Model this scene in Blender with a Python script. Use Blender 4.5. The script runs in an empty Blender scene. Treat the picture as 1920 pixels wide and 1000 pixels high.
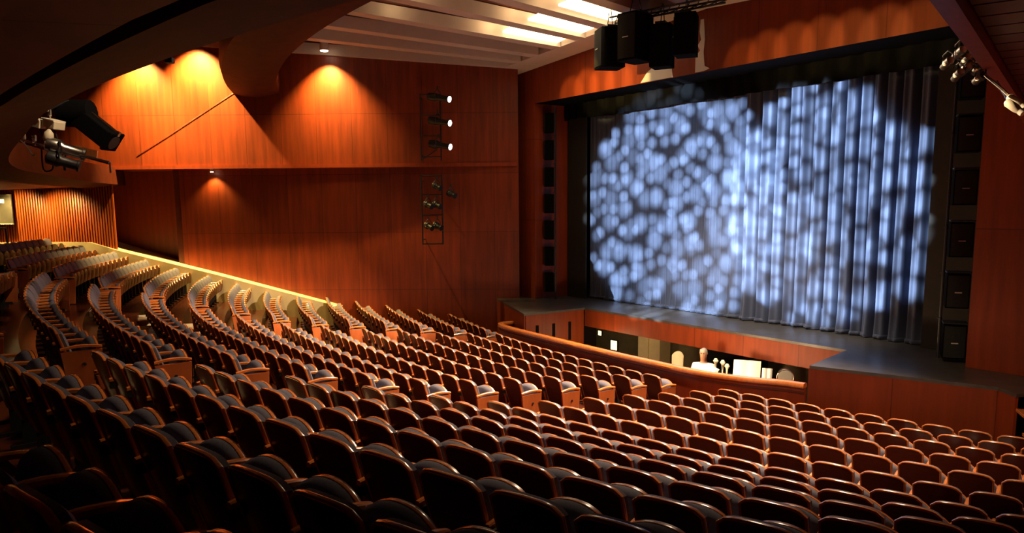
import bpy, bmesh, math, random
from mathutils import Vector, Matrix, noise
random.seed(7)
D = bpy.data
SC = bpy.context.scene
COL = SC.collection
PI = math.pi

# ------------------------------------------------------------------ camera, world, exposure
cam_d = D.cameras.new('camera')
cam = D.objects.new('camera', cam_d)
COL.objects.link(cam)
CAM_POS = Vector((13.8064, -37.9392, 4.5238))
FWD = Vector((-0.818142, 0.556725, -0.143881)).normalized()
RIGHT = Vector((0.563619, 0.825988, -0.008840)).normalized()
UP = RIGHT.cross(FWD).normalized()
cam.matrix_world = Matrix(((RIGHT.x, UP.x, -FWD.x, CAM_POS.x), (RIGHT.y, UP.y, -FWD.y, CAM_POS.y),
                           (RIGHT.z, UP.z, -FWD.z, CAM_POS.z), (0, 0, 0, 1)))
F_PX, CY_PX = 1469.92, 596.85
cam_d.sensor_width = 36.0
cam_d.lens = 36.0 * F_PX / 1920.0
cam_d.shift_y = (CY_PX - 500.0) / 1920.0
cam_d.clip_start = 0.05
cam_d.clip_end = 200
SC.camera = cam

def px(P):
    v = Vector(P) - CAM_POS
    w = v.dot(FWD)
    if w < 0.05:
        return (-9999, -9999, w)
    return (960 + F_PX * v.dot(RIGHT) / w, CY_PX - F_PX * v.dot(UP) / w, w)

SC.view_settings.view_transform = 'Standard'
SC.view_settings.look = 'None'
SC.view_settings.gamma = 1.0
SC.view_settings.use_curve_mapping = False
SC.view_settings.exposure = 0.0
SC.cycles.use_denoising = True
SC.cycles.max_bounces = 6
SC.cycles.diffuse_bounces = 2
SC.cycles.glossy_bounces = 3
SC.cycles.sample_clamp_indirect = 4.0
SC.cycles.caustics_reflective = False
SC.cycles.caustics_refractive = False

world = D.worlds.new('world')
SC.world = world
world.use_nodes = True
world.node_tree.nodes['Background'].inputs[0].default_value = (1.0, 0.45, 0.25, 1)
world.node_tree.nodes['Background'].inputs[1].default_value = 0.006

WARM = (1.0, 0.66, 0.34)
AMBER = (1.0, 0.68, 0.20)
COOL = (0.60, 0.79, 1.0)

def light(name, kind, loc, energy, color=WARM, target=None, size=0.1, angle=60, blend=0.5):
    ld = D.lights.new(name, kind)
    ld.energy = energy
    ld.color = color
    if kind == 'SPOT':
        ld.spot_size = math.radians(angle)
        ld.spot_blend = blend
        ld.shadow_soft_size = size
    elif kind == 'POINT':
        ld.shadow_soft_size = size
    elif kind == 'AREA':
        ld.shape = 'RECTANGLE'
        ld.size, ld.size_y = size if isinstance(size, tuple) else (size, size)
    o = D.objects.new(name, ld)
    COL.objects.link(o)
    o.location = loc
    if target is not None:
        d = Vector(target) - Vector(loc)
        o.rotation_euler = d.to_track_quat('-Z', 'Y').to_euler()
    return o

# house lights in the ceiling: these rake the seats from in front and above
HOUSE = (1.0, 0.70, 0.42)
for hx, hy, hz, he in ((-3.6, -24.9, 9.1, 3600), (-1.8, -24.7, 9.2, 4200), (0.4, -24.6, 9.3, 5000), (2.9, -24.6, 9.2, 6400), (5.2, -25.0, 9.1, 8200)):
    light('house_downlight', 'SPOT', (hx, hy, hz), he, HOUSE, (hx * 1.05, hy - 3.8, 1.0), 0.28, 70, 0.8)
for hx, hy, hz, he in ((-4.0, -28.6, 9.6, 1100), (-0.6, -28.4, 9.8, 1700), (3.0, -28.4, 9.7, 2400), (6.0, -28.6, 9.5, 4000)):
    light('house_downlight', 'SPOT', (hx, hy, hz), he, HOUSE, (hx * 1.1, hy - 4.4, 1.6), 0.28, 64, 0.8)
light('seat_fill', 'SPOT', (4.6, -26.2, 9.2), 12000, HOUSE, (-4.6, -32.4, 1.6), 0.10, 26, 0.7)  # added spot without fixture, lifts the middle rows
light('seat_fill', 'SPOT', (4.6, -27.6, 9.3), 12000, HOUSE, (-9.9, -29.7, 0.2), 0.10, 25, 0.7)  # added spot without fixture, lifts the wall block
light('house_downlight', 'SPOT', (8.9, -34.0, 8.8), 2300, HOUSE, (6.6, -26.6, 0.6), 0.25, 46, 0.8)
# added spots that brighten the two lantern rigs, without fixtures
light('rig_fill', 'SPOT', (1.6, -34.4, 9.4), 1000, HOUSE, (-1.6, -36.5, 5.8), 0.05, 34, 0.6)
light('rig_fill', 'SPOT', (4.5, -30.9, 7.9), 6500, HOUSE, (9.55, -29.3, 5.85), 0.03, 13, 0.6)

# ------------------------------------------------------------------ materials
def new_mat(name):
    m = D.materials.new(name)
    m.use_nodes = True
    nt = m.node_tree
    return m, nt, nt.nodes['Principled BSDF']

def plain(name, col, rough=0.6, metal=0.0, noise_amt=0.0, scale=20, spec=None, coat=0.0):
    m, nt, b = new_mat(name)
    b.inputs['Base Color'].default_value = (*col, 1)
    b.inputs['Roughness'].default_value = rough
    b.inputs['Metallic'].default_value = metal
    if spec is not None:
        b.inputs['Specular IOR Level'].default_value = spec
    b.inputs['Coat Weight'].default_value = coat
    if noise_amt:
        tc = nt.nodes.new('ShaderNodeTexCoord')
        n = nt.nodes.new('ShaderNodeTexNoise')
        n.inputs['Scale'].default_value = scale
        n.inputs['Detail'].default_value = 5
        r = nt.nodes.new('ShaderNodeValToRGB')
        k0, k1 = 1 - noise_amt, 1 + noise_amt
        r.color_ramp.elements[0].position = 0.3
        r.color_ramp.elements[1].position = 0.7
        r.color_ramp.elements[0].color = (*[c * k0 for c in col], 1)
        r.color_ramp.elements[1].color = (*[min(1, c * k1) for c in col], 1)
        nt.links.new(tc.outputs['Object'], n.inputs['Vector'])
        nt.links.new(n.outputs['Fac'], r.inputs['Fac'])
        nt.links.new(r.outputs['Color'], b.inputs['Base Color'])
    return m

def wood(name, col, rough=0.4, grain=(9, 9, 0.6), amt=0.28, panel=None, axis=None, coat=0.0, spec=0.5):
    """cherry veneer: stretched noise grain; optional panel seams (brick texture laid along the wall)"""
    m, nt, b = new_mat(name)
    N = nt.nodes
    L = nt.links
    tc = N.new('ShaderNodeTexCoord')
    mp = N.new('ShaderNodeMapping')
    mp.inputs['Scale'].default_value = grain
    L.new(tc.outputs['Object'], mp.inputs['Vector'])
    n1 = N.new('ShaderNodeTexNoise')
    n1.inputs['Scale'].default_value = 1.0
    n1.inputs['Detail'].default_value = 6
    n1.inputs['Roughness'].default_value = 0.6
    L.new(mp.outputs['Vector'], n1.inputs['Vector'])
    n2 = N.new('ShaderNodeTexNoise')
    n2.inputs['Scale'].default_value = 0.55
    n2.inputs['Detail'].default_value = 2
    L.new(tc.outputs['Object'], n2.inputs['Vector'])
    ad = N.new('ShaderNodeMath')
    ad.operation = 'MULTIPLY_ADD'
    ad.inputs[1].default_value = 0.45
    L.new(n2.outputs['Fac'], ad.inputs[0])
    L.new(n1.outputs['Fac'], ad.inputs[2])
    r = N.new('ShaderNodeValToRGB')
    r.color_ramp.elements[0].position = 0.5
    r.color_ramp.elements[1].position = 0.95
    r.color_ramp.elements[0].color = (*[c * (1 - amt) for c in col], 1)
    r.color_ramp.elements[1].color = (*[min(1, c * (1 + amt)) for c in col], 1)
    L.new(ad.outputs[0], r.inputs['Fac'])
    out = r.outputs['Color']
    if panel:
        w, h, off = panel
        # rotate into wall space: u along the wall, v up
        mp2 = N.new('ShaderNodeMapping')
        mp2.vector_type = 'POINT'
        mp2.inputs['Rotation'].default_value = (0, 0, -axis)
        L.new(tc.outputs['Object'], mp2.inputs['Vector'])
        sx = N.new('ShaderNodeSeparateXYZ')
        L.new(mp2.outputs['Vector'], sx.inputs[0])
        cb = N.new('ShaderNodeCombineXYZ')
        L.new(sx.outputs['X'], cb.inputs['X'])
        oz = N.new('ShaderNodeMath')
        oz.operation = 'ADD'
        oz.inputs[1].default_value = off
        L.new(sx.outputs['Z'], oz.inputs[0])
        L.new(oz.outputs[0], cb.inputs['Y'])
        br = N.new('ShaderNodeTexBrick')
        br.offset = 0.0
        br.inputs['Scale'].default_value = 1.0
        br.inputs['Brick Width'].default_value = w
        br.inputs['Row Height'].default_value = h
        br.inputs['Mortar Size'].default_value = 0.011
        br.inputs['Mortar Smooth'].default_value = 0.3
        br.inputs['Bias'].default_value = 0.0
        br.inputs['Color1'].default_value = (1.0, 1.0, 1.0, 1)
        br.inputs['Color2'].default_value = (0.80, 0.80, 0.80, 1)
        br.inputs['Mortar'].default_value = (0.5, 0.5, 0.5, 1)
        L.new(cb.outputs[0], br.inputs['Vector'])
        mx = N.new('ShaderNodeMix')
        mx.data_type = 'RGBA'
        mx.blend_type = 'MULTIPLY'
        mx.inputs['Factor'].default_value = 1.0
        L.new(out, mx.inputs['A'])
        L.new(br.outputs['Color'], mx.inputs['B'])
        out = mx.outputs['Result']
    L.new(out, b.inputs['Base Color'])
    b.inputs['Roughness'].default_value = rough
    b.inputs['Specular IOR Level'].default_value = spec
    b.inputs['Coat Weight'].default_value = coat
    b.inputs['Coat Roughness'].default_value = 0.17
    return m

def emit(name, col, strength):
    m, nt, b = new_mat(name)
    b.inputs['Base Color'].default_value = (*col, 1)
    b.inputs['Emission Color'].default_value = (*col, 1)
    b.inputs['Emission Strength'].default_value = strength
    return m

WDX, WDY = 0.562579, 0.826744          # direction of the house wall, towards the stage
W_ANG = math.atan2(WDY, WDX)
M = {}
M['wall'] = wood('cherry_wall_panels', (0.22, 0.032, 0.006), 0.42, (7, 7, 0.5), 0.34, (1.15, 1.92, 0.21), W_ANG)
M['wall_plain'] = wood('cherry_panel', (0.25, 0.034, 0.007), 0.42, (7, 7, 0.5), 0.25)
M['wall_front'] = wood('cherry_fascia_panels', (0.22, 0.033, 0.006), 0.5, (7, 7, 0.5), 0.22, (1.55, 2.6, -1.4), 0.0, spec=0.25)
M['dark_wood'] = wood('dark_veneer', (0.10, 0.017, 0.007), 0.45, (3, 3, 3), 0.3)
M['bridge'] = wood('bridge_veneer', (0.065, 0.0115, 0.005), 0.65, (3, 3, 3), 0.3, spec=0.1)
M['soffit'] = wood('dark_soffit_boards', (0.30, 0.075, 0.040), 0.6, (2, 2, 2), 0.2, (2.4, 2.4, 0.0), 0.0)
M['slat'] = wood('slatted_wall', (0.36, 0.070, 0.012), 0.45, (6, 6, 0.5), 0.2)
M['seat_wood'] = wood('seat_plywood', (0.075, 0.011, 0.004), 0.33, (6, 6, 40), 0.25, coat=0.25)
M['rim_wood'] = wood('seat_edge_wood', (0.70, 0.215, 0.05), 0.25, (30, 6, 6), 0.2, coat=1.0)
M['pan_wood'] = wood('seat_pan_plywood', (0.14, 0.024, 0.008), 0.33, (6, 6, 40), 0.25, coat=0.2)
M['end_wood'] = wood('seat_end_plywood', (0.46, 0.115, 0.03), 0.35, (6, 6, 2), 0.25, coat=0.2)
M['cloth'] = plain('grey_upholstery', (0.155, 0.150, 0.205), 0.9, 0, 0.12, 60, 0.25)
M['black_metal'] = plain('black_metal', (0.012, 0.012, 0.013), 0.45, 0.0, 0, spec=0.5)
M['black'] = plain('matt_black', (0.003, 0.003, 0.0035), 0.9, spec=0.1)
M['black_brown'] = plain('black_brown_flat', (0.014, 0.010, 0.007), 0.8, 0, 0.2, 3)
M['stage'] = plain('stage_floor_paint', (0.062, 0.055, 0.047), 0.33, 0, 0.25, 4)
M['floor'] = wood('dark_floorboards', (0.06, 0.014, 0.007), 0.22, (3, 3, 3), 0.35)
M['carpet'] = plain('tan_floor', (0.17, 0.14, 0.085), 0.8, 0, 0.15, 8)
M['cream'] = plain('cream_plaster', (0.60, 0.49, 0.29), 0.7, 0, 0.06, 5)
M['tread'] = plain('cream_step_edge', (0.62, 0.52, 0.33), 0.65, 0, 0.1, 12)
M['white'] = plain('warm_white_paint', (0.74, 0.60, 0.50), 0.6, 0, 0.04, 3)
M['steel'] = plain('bare_steel', (0.62, 0.58, 0.52), 0.25, 1.0)
M['ivory'] = plain('ivory_box', (0.80, 0.72, 0.52), 0.45)
M['grille'] = plain('speaker_grille', (0.022, 0.022, 0.021), 0.8, 0, 0.2, 90, 0.1)
M['cab'] = plain('speaker_cabinet', (0.004, 0.004, 0.004), 0.95, spec=0.04)
M['badge'] = plain('silver_badge', (0.75, 0.72, 0.66), 0.3, 0.6)
M['lens_on'] = emit('lit_lens', (1.0, 0.96, 0.92), 9.0)
M['lamp_on'] = emit('lit_downlight', (1.0, 0.86, 0.6), 14.0)
M['tube_on'] = emit('lit_coffer_panel', (1.0, 0.80, 0.46), 5.5)
M['glow_on'] = emit('lit_panel', (1.0, 0.82, 0.42), 2.2)
M['olive'] = plain('olive_pit_wall', (0.13, 0.105, 0.055), 0.8, 0, 0.15, 5)
M['pit_floor'] = plain('pit_floor', (0.05, 0.04, 0.03), 0.6)
M['paper'] = plain('white_paper', (0.85, 0.80, 0.66), 0.7)
M['shirt'] = plain('white_shirt', (0.92, 0.90, 0.86), 0.8)
M['skin'] = plain('skin', (0.55, 0.28, 0.17), 0.55)
M['hair'] = plain('grey_hair', (0.42, 0.38, 0.33), 0.8)
M['trousers'] = plain('black_trousers', (0.012, 0.012, 0.014), 0.8)
M['board_grey'] = plain('grey_board', (0.07, 0.062, 0.05), 0.6, 0, 0.15, 4)
M['brass'] = plain('brass', (0.75, 0.50, 0.16), 0.25, 1.0)
M['drum_head'] = plain('drum_head', (0.32, 0.30, 0.25), 0.5)
M['white_patch'] = plain('matt_white', (0.78, 0.72, 0.66), 0.8)

def curtain_mat():
    m, nt, b = new_mat('navy_velvet')
    b.inputs['Base Color'].default_value = (0.050, 0.062, 0.105, 1)
    b.inputs['Roughness'].default_value = 0.75
    b.inputs['Sheen Weight'].default_value = 0.3
    b.inputs['Sheen Tint'].default_value = (0.6, 0.7, 1, 1)
    return m
M['curtain'] = curtain_mat()

# ------------------------------------------------------------------ mesh helpers
class MB:
    def __init__(s):
        s.v, s.f, s.m = [], [], []
    def add(s, verts, faces, mi=0):
        o = len(s.v)
        s.v += [tuple(p) for p in verts]
        s.f += [tuple(i + o for i in f) for f in faces]
        s.m += [mi] * len(faces)
        return s
    def box(s, c, d, rot=None, mi=0):
        x, y, z = d[0] / 2, d[1] / 2, d[2] / 2
        P = [Vector((a * x, b_ * y, c_ * z)) for a in (-1, 1) for b_ in (-1, 1) for c_ in (-1, 1)]
        if rot is not None:
            P = [rot @ p for p in P]
        P = [p + Vector(c) for p in P]
        return s.add(P, [(0, 1, 3, 2), (4, 6, 7, 5), (0, 4, 5, 1), (2, 3, 7, 6), (0, 2, 6, 4), (1, 5, 7, 3)], mi)
    def tube(s, pts, r, n=8, caps=True, mi=0):
        pts = [Vector(p) for p in pts]
        rs = r if isinstance(r, (list, tuple)) else [r] * len(pts)
        rings = []
        ref = Vector((0, 0, 1))
        for i, p in enumerate(pts):
            t = (pts[min(i + 1, len(pts) - 1)] - pts[max(i - 1, 0)]).normalized()
            a = ref if abs(t.dot(ref)) < 0.95 else Vector((1, 0, 0))
            u = t.cross(a).normalized()
            w = t.cross(u)
            rings.append([p + (u * math.cos(2 * PI * k / n) + w * math.sin(2 * PI * k / n)) * rs[i] for k in range(n)])
        V = [q for rg in rings for q in rg]
        F = [(i * n + k, i * n + (k + 1) % n, (i + 1) * n + (k + 1) % n, (i + 1) * n + k) for i in range(len(pts) - 1) for k in range(n)]
        if caps:
            F.append(tuple(range(n))[::-1])
            F.append(tuple((len(pts) - 1) * n + k for k in range(n)))
        return s.add(V, F, mi)
    def lathe(s, prof, n=20, c=(0, 0, 0), rot=None, mi=0):
        V, F = [], []
        for r, z in prof:
            for k in range(n):
                p = Vector((r * math.cos(2 * PI * k / n), r * math.sin(2 * PI * k / n), z))
                if rot is not None:
                    p = rot @ p
                V.append(p + Vector(c))
        for i in range(len(prof) - 1):
            for k in range(n):
                F.append((i * n + k, i * n + (k + 1) % n, (i + 1) * n + (k + 1) % n, (i + 1) * n + k))
        F.append(tuple(range(n))[::-1])
        F.append(tuple((len(prof) - 1) * n + k for k in range(n)))
        return s.add(V, F, mi)
    def grid(s, fn, nu, nv, mi=0):
        V = [fn(i / nu, j / nv) for i in range(nu + 1) for j in range(nv + 1)]
        F = [(i * (nv + 1) + j, (i + 1) * (nv + 1) + j, (i + 1) * (nv + 1) + j + 1, i * (nv + 1) + j + 1) for i in range(nu) for j in range(nv)]
        return s.add(V, F, mi)
    def prism(s, poly, z0, z1, mi=0):
        n = len(poly)
        V = [(p[0], p[1], z0) for p in poly] + [(p[0], p[1], z1) for p in poly]
        F = [tuple(range(n))[::-1], tuple(range(n, 2 * n))] + [(i, (i + 1) % n, n + (i + 1) % n, n + i) for i in range(n)]
        return s.add(V, F, mi)
    def mesh(s, name, mats, smooth=False, bevel=0.0, segs=2):
        me = D.meshes.new(name)
        me.from_pydata([tuple(p) for p in s.v], [], s.f)
        for m in (mats if isinstance(mats, (list, tuple)) else [mats]):
            me.materials.append(m)
        me.polygons.foreach_set('material_index', s.m)
        bm = bmesh.new()
        bm.from_mesh(me)
        bmesh.ops.recalc_face_normals(bm, faces=bm.faces)
        if bevel:
            es = [e for e in bm.edges if len(e.link_faces) == 2 and e.calc_face_angle(0) > 0.6]
            bmesh.ops.bevel(bm, geom=es, offset=bevel, segments=segs, profile=0.5, affect='EDGES', clamp_overlap=True)
        bm.to_mesh(me)
        bm.free()
        if smooth:
            me.polygons.foreach_set('use_smooth', [True] * len(me.polygons))
            me.set_sharp_from_angle(angle=math.radians(38))
        me.update()
        return me
    def build(s, name, mats, parent=None, loc=None, rot=None, **k):
        o = D.objects.new(name, s.mesh(name, mats, **k))
        COL.objects.link(o)
        if parent is not None:
            o.parent = parent
        if loc is not None:
            o.location = loc
        if rot is not None:
            o.rotation_euler = rot
        return o

def tag(o, label, cat, group=None):
    o['label'] = label
    o['category'] = cat
    if group:
        o['group'] = group
    return o

def struct(o, label=None, cat=None):
    o['kind'] = 'structure'
    if label:
        o['label'] = label
    if cat:
        o['category'] = cat
    return o

def empty(name, loc=(0, 0, 0), rz=0.0, rot=None):
    o = D.objects.new(name, None)
    COL.objects.link(o)
    o.location = loc
    o.rotation_euler = rot if rot is not None else (0, 0, rz)
    o.empty_display_size = 0.2
    return o

def copy_tree(root):
    c = root.copy()
    COL.objects.link(c)
    for ch in list(root.children):
        d = ch.copy()
        COL.objects.link(d)
        d.parent = c
        d.matrix_parent_inverse = ch.matrix_parent_inverse
        for g in list(ch.children):
            e = g.copy()
            COL.objects.link(e)
            e.parent = d
            e.matrix_parent_inverse = g.matrix_parent_inverse
    return c

def look_rot(direction, up='Z'):
    """rotation whose local +Y points along direction"""
    return Vector(direction).to_track_quat('Y', up).to_matrix()

# house geometry --------------------------------------------------------------
RL = 26.37                                  # radius of the first row
ROWZ = [0.0, 0.142, 0.281, 0.418, 0.545, 0.668, 0.837, 1.091, 1.371, 1.643, 1.910, 2.179, 2.41, 2.65, 2.90, 3.15]
PITCH = 0.533
def ring_pt(R, phi, z):
    return Vector((R * math.sin(phi), -R * math.cos(phi), z))
WA = Vector((-8.044, -23.669, 0.0))         # where the house wall meets the stage
WD = Vector((WDX, WDY, 0.0))                # along the wall towards the stage
WN = Vector((WDY, -WDX, 0.0))               # out of the wall into the room
def wallp(s, d, z):
    """s metres along the house wall from the stage corner (negative = away from the stage), d metres into the room"""
    return Vector((WA.x + WDX * s + WN.x * d, WA.y + WDY * s + WN.y * d, z))
def wall_phi(R):
    lo, hi = -0.9, -0.05
    for _ in range(40):
        mid = (lo + hi) / 2
        p = ring_pt(R, mid, 0)
        if (p - WA).dot(WN) > 0:
            hi = mid
        else:
            lo = mid
    return (lo + hi) / 2

# ------------------------------------------------------------------ structure: floor, walls, ceiling
mb = MB()
for k in range(16):
    R0, R1 = RL + k - 0.85, RL + k + 0.15
    z = ROWZ[k]
    zb = z - 0.5
    pa = wall_phi(R0 + 0.5) - 0.02
    pb = 0.5 if k > 3 else 0.42
    n = 48
    ph = [pa + (pb - pa) * i / n for i in range(n + 1)]
    V = []
    for p in ph:
        V += [ring_pt(R0, p, zb), ring_pt(R0, p, z), ring_pt(R1, p, z), ring_pt(R1, p, zb)]
    F = []
    for i in range(n):
        a, b = 4 * i, 4 * i + 4
        F += [(a, b, b + 1, a + 1), (a + 1, b + 1, b + 2, a + 2), (a + 2, b + 2, b + 3, a + 3)]
    mb.add(V, F)
struct(mb.build('floor', M['floor']))
mb = MB()
mb.prism([(-13, -32), (-13, -23.2), (-5, -23.2), (-5.0, -24.4), (0, -25.0), (5, -24.3), (9.5, -23.2), (11.5, -28), (5, -25.4), (-4, -25.9), (-10.5, -30)], -0.15, -0.02)
struct(mb.build('floor_front', M['carpet']))

# house wall: upper storey overhangs the lower one on a ledge at 5.85 m
def wall_strip(name, pts, z0, z1, mat, thick=0.25, z1f=None):
    """pts = plan points; vertical wall with thickness on the outer side"""
    mb = MB()
    n = len(pts)
    V, F = [], []
    for i, p in enumerate(pts):
        t = (Vector(pts[min(i + 1, n - 1)]) - Vector(pts[max(i - 1, 0)])).normalized()
        nn = Vector((-t.y, t.x, 0)) * thick
        zt = z1f(p) if z1f else z1
        V += [(p[0], p[1], z0), (p[0], p[1], zt), (p[0] + nn.x, p[1] + nn.y, zt), (p[0] + nn.x, p[1] + nn.y, z0)]
    for i in range(n - 1):
        a, b = 4 * i, 4 * i + 4
        F += [(a, b, b + 1, a + 1), (a + 1, b + 1, b + 2, a + 2), (a + 2, b + 2, b + 3, a + 3), (a + 3, b + 3, b, a)]
    F += [(0, 1, 2, 3), (4 * n - 1, 4 * n - 2, 4 * n - 3, 4 * n - 4)]
    mb.add(V, F)
    return struct(mb.build(name, mat))

LEDGE = 5.85
wall_strip('wall_left', [wallp(-22, 0, 0)[:], wallp(0.75, 0, 0)[:]], LEDGE, 10.8, M['wall'])
mb = MB()                                   # ledge moulding and its underside
mb.add([wallp(-16.5, 0.05, LEDGE - 0.09), wallp(0.7, 0.05, LEDGE - 0.09), wallp(0.7, 0.05, LEDGE + 0.03), wallp(-16.5, 0.05, LEDGE + 0.03),
        wallp(-16.5, -3.6, LEDGE - 0.09), wallp(0.7, -0.3, LEDGE - 0.09), wallp(0.7, -0.02, LEDGE + 0.03), wallp(-16.5, -0.02, LEDGE + 0.03)],
       [(0, 1, 2, 3), (0, 4, 5, 1), (3, 2, 6, 7), (0, 3, 7, 4), (1, 5, 6, 2)])
struct(mb.build('trim_1', M['wall_plain']))
# lower wall, set back further the further it is from the stage
wall_strip('wall_left_lower', [wallp(-10.55, -0.42, 0)[:], wallp(-6, -0.36, 0)[:], wallp(-2.5, -0.22, 0)[:], wallp(0.75, 0.0, 0)[:]], -0.2, LEDGE, M['wall'])
wall_strip('wall_left_recess', [wallp(-13.8, -1.5, 0)[:], wallp(-10.4, -1.45, 0)[:]], -0.2, LEDGE, M['wall_plain'])
mb = MB()
mb.box(wallp(-10.58, -0.95, 3.2), (0.34, 1.0, 5.4), Matrix.Rotation(W_ANG, 3, 'Z'))
struct(mb.build('trim_2', M['dark_wood']))
# slatted wall at the back: real vertical slats on a backing
pts = []
for i in range(40):
    s = -12.6 - i * 0.26
    bend = -0.0 if s > -14 else -0.02 * (s + 14) ** 2
    pts.append(wallp(s, 0.0 + bend, 0))
mb = MB()
for i in range(len(pts) - 1):
    for h in range(3):
        p = pts[i].lerp(pts[i + 1], h / 3)
        ang = math.atan2((pts[i + 1] - pts[i]).y, (pts[i + 1] - pts[i]).x)
        mb.box((p.x, p.y, 4.2), (0.046, 0.06, 2.9), Matrix.Rotation(ang, 3, 'Z'))
back = [p - WN * 0.05 for p in pts]
V, F = [], []
for p in back:
    V += [(p.x, p.y, 2.3), (p.x, p.y, 5.7)]
for i in range(len(back) - 1):
    F.append((2 * i, 2 * i + 1, 2 * i + 3, 2 * i + 2))
mb.add(V, F)
struct(mb.build('wall_back', M['slat']))

# cream kerb that follows the rake along the wall
mb = MB()
KT = [(-20.5, 3.42), (-14.2, 3.42), (-13.4, 3.40), (-12.5, 3.12), (-9.3, 2.29), (-5.25, 1.18)]
V, F = [], []
for s, zt in KT:
    V += [wallp(s, 0.11, zt), wallp(s, -1.45 if s < -10.4 else -0.45, zt), wallp(s, 0.11, zt - 1.6), wallp(s, -0.9, zt - 1.6)]
for i in range(len(KT) - 1):
    a, b = 4 * i, 4 * i + 4
    F += [(a, b, b + 1, a + 1), (a, a + 2, b + 2, b), (a + 1, b + 1, b + 3, a + 3)]
e = 4 * (len(KT) - 1)
F += [(e, e + 2, e + 3, e + 1)]
mb.add(V, F)
struct(mb.build('baseboard_left', M['cream']))

# proscenium wall and opening
PY = -22.7
OL, OR_, OT = -7.2, 6.62, 7.72
SZ = 1.4
def ceil_z(x, y):
    return 9.2 - 0.0565 * abs(x) + 0.135 * (PY - y)
mb = MB()
xs = [-8.3, -6.0, -4.0, -2.0, 0.0, 2.0, 4.0, 6.0, 8.6]
V, F = [], []
for x in xs:
    for y in (PY, PY + 1.6):
        V += [(x, y, OT), (x, y, 10.2)]
for i in range(len(xs) - 1):
    a, b = 4 * i, 4 * i + 4
    F += [(a, b, b + 1, a + 1)]
mb.add(V, F)
mb.box(((-8.6 + OL) / 2, PY + 0.15, 4.9), (OL + 8.6, 0.3, 10.4))
mb.box(((8.6 + OR_) / 2, PY + 0.15, 4.9), (8.6 - OR_, 0.3, 10.4))
struct(mb.build('wall_front', M['wall_front']))
mb = MB()
mb.box((-0.3, PY + 0.87, OT + 0.05), (14.6, 1.7, 0.1))
struct(mb.build('trim_3', M['black']))
mb = MB()
mb.box((OL - 0.06, PY + 1.0, 4.6), (0.12, 1.4, 6.4))
struct(mb.build('trim_4', M['wall_plain']))
mb = MB()
mb.box((OR_ + 0.06, PY + 1.0, 4.6), (0.12, 1.4, 6.4))
struct(mb.build('trim_5', M['wall_plain']))
mb = MB()
mb.box((0, -17.8, 4.6), (22, 0.1, 9))
struct(mb.build('wall_stage_back', M['black']))

# side of the house nearest the camera: edge of the ledge and boarded underside
EA, EB = Vector((7.3, -22.75, LEDGE)), Vector((11.6, -34.6, LEDGE))
mb = MB()
ed = (EB - EA).normalized()
en = Vector((-ed.y, ed.x, 0))
if en.x < 0:
    en = -en
def ep(t, d, z):
    return EA + ed * t + en * d + Vector((0, 0, z))
TL = (EB - EA).length
mb.add([ep(-0.3, 0, 0), ep(TL, 0, 0), ep(TL, 0, 0.28), ep(-0.3, 0, 0.28), ep(-0.3, 0.14, 0), ep(TL, 0.14, 0), ep(TL, 0.14, 0.28), ep(-0.3, 0.14, 0.28)],
       [(0, 1, 2, 3), (4, 7, 6, 5), (0, 4, 5, 1), (3, 2, 6, 7)])
struct(mb.build('trim_6', M['wall_plain']))
mb = MB()
t = -0.2
while t < TL:
    mb.box(ep(t + 0.24, 2.2, 0.14), (0.42, 4.1, 0.04), Matrix.Rotation(math.atan2(ed.y, ed.x), 3, 'Z'))
    t += 0.46
mb.add([ep(-0.3, 0.1, 0.26), ep(TL, 0.1, 0.26), ep(TL, 4.3, 0.26), ep(-0.3, 4.3, 0.26)], [(0, 1, 2, 3)])
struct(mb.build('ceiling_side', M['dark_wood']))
wall_strip('wall_right', [(8.05, -23.0, 0), (15.6, -34.5, 0)], -0.2, 6.0, M['wall_plain'], thick=-0.25)
wall_strip('wall_right_upper', [ep(-0.2, 0.16, 0)[:], ep(TL, 0.16, 0)[:]], LEDGE + 0.28, 10.5, M['wall_plain'], thick=-0.2)

# ceiling: dark boards above, white fins hung below
mb = MB()
mb.grid(lambda u, v: (-14 + 24 * u, -34.0 + 11.6 * v, ceil_z(-14 + 24 * u, -34.0 + 11.6 * v) + 0.34), 12, 6)
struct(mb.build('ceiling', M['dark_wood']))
mb = MB()
for i in range(16):
    x0, x1 = -8.4 + i * 1.05, -8.4 + (i + 1) * 1.05
    pr_ = []
    for x in (x0, x1):
        pr_.append([(x, -22.72, ceil_z(x, -22.7)), (x, -23.45, ceil_z(x, -23.45)), (x, -23.45, ceil_z(x, -23.45) + 0.5), (x, -22.72, ceil_z(x, -22.7) + 0.5)])
    a, b = pr_
    mb.add(a + b, [(0, 1, 5, 4), (1, 2, 6, 5), (2, 3, 7, 6)])
struct(mb.build('trim_7', M['white']))
FINS = [(-11.75, -28.9, -7.75, -23.3), (-10.1, -29.4, -7.0, -23.4), (-8.6, -29.4, -6.1, -23.4), (-7.0, -29.4, -5.05, -23.4), (-5.3, -29.4, -3.95, -23.4),
        (-3.6, -29.4, -2.75, -23.4), (-1.9, -29.4, -1.45, -23.4), (-0.2, -29.4, -0.1, -23.4), (1.6, -29.4, 1.25, -23.4), (3.4, -29.4, 2.7, -23.4)]
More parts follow.
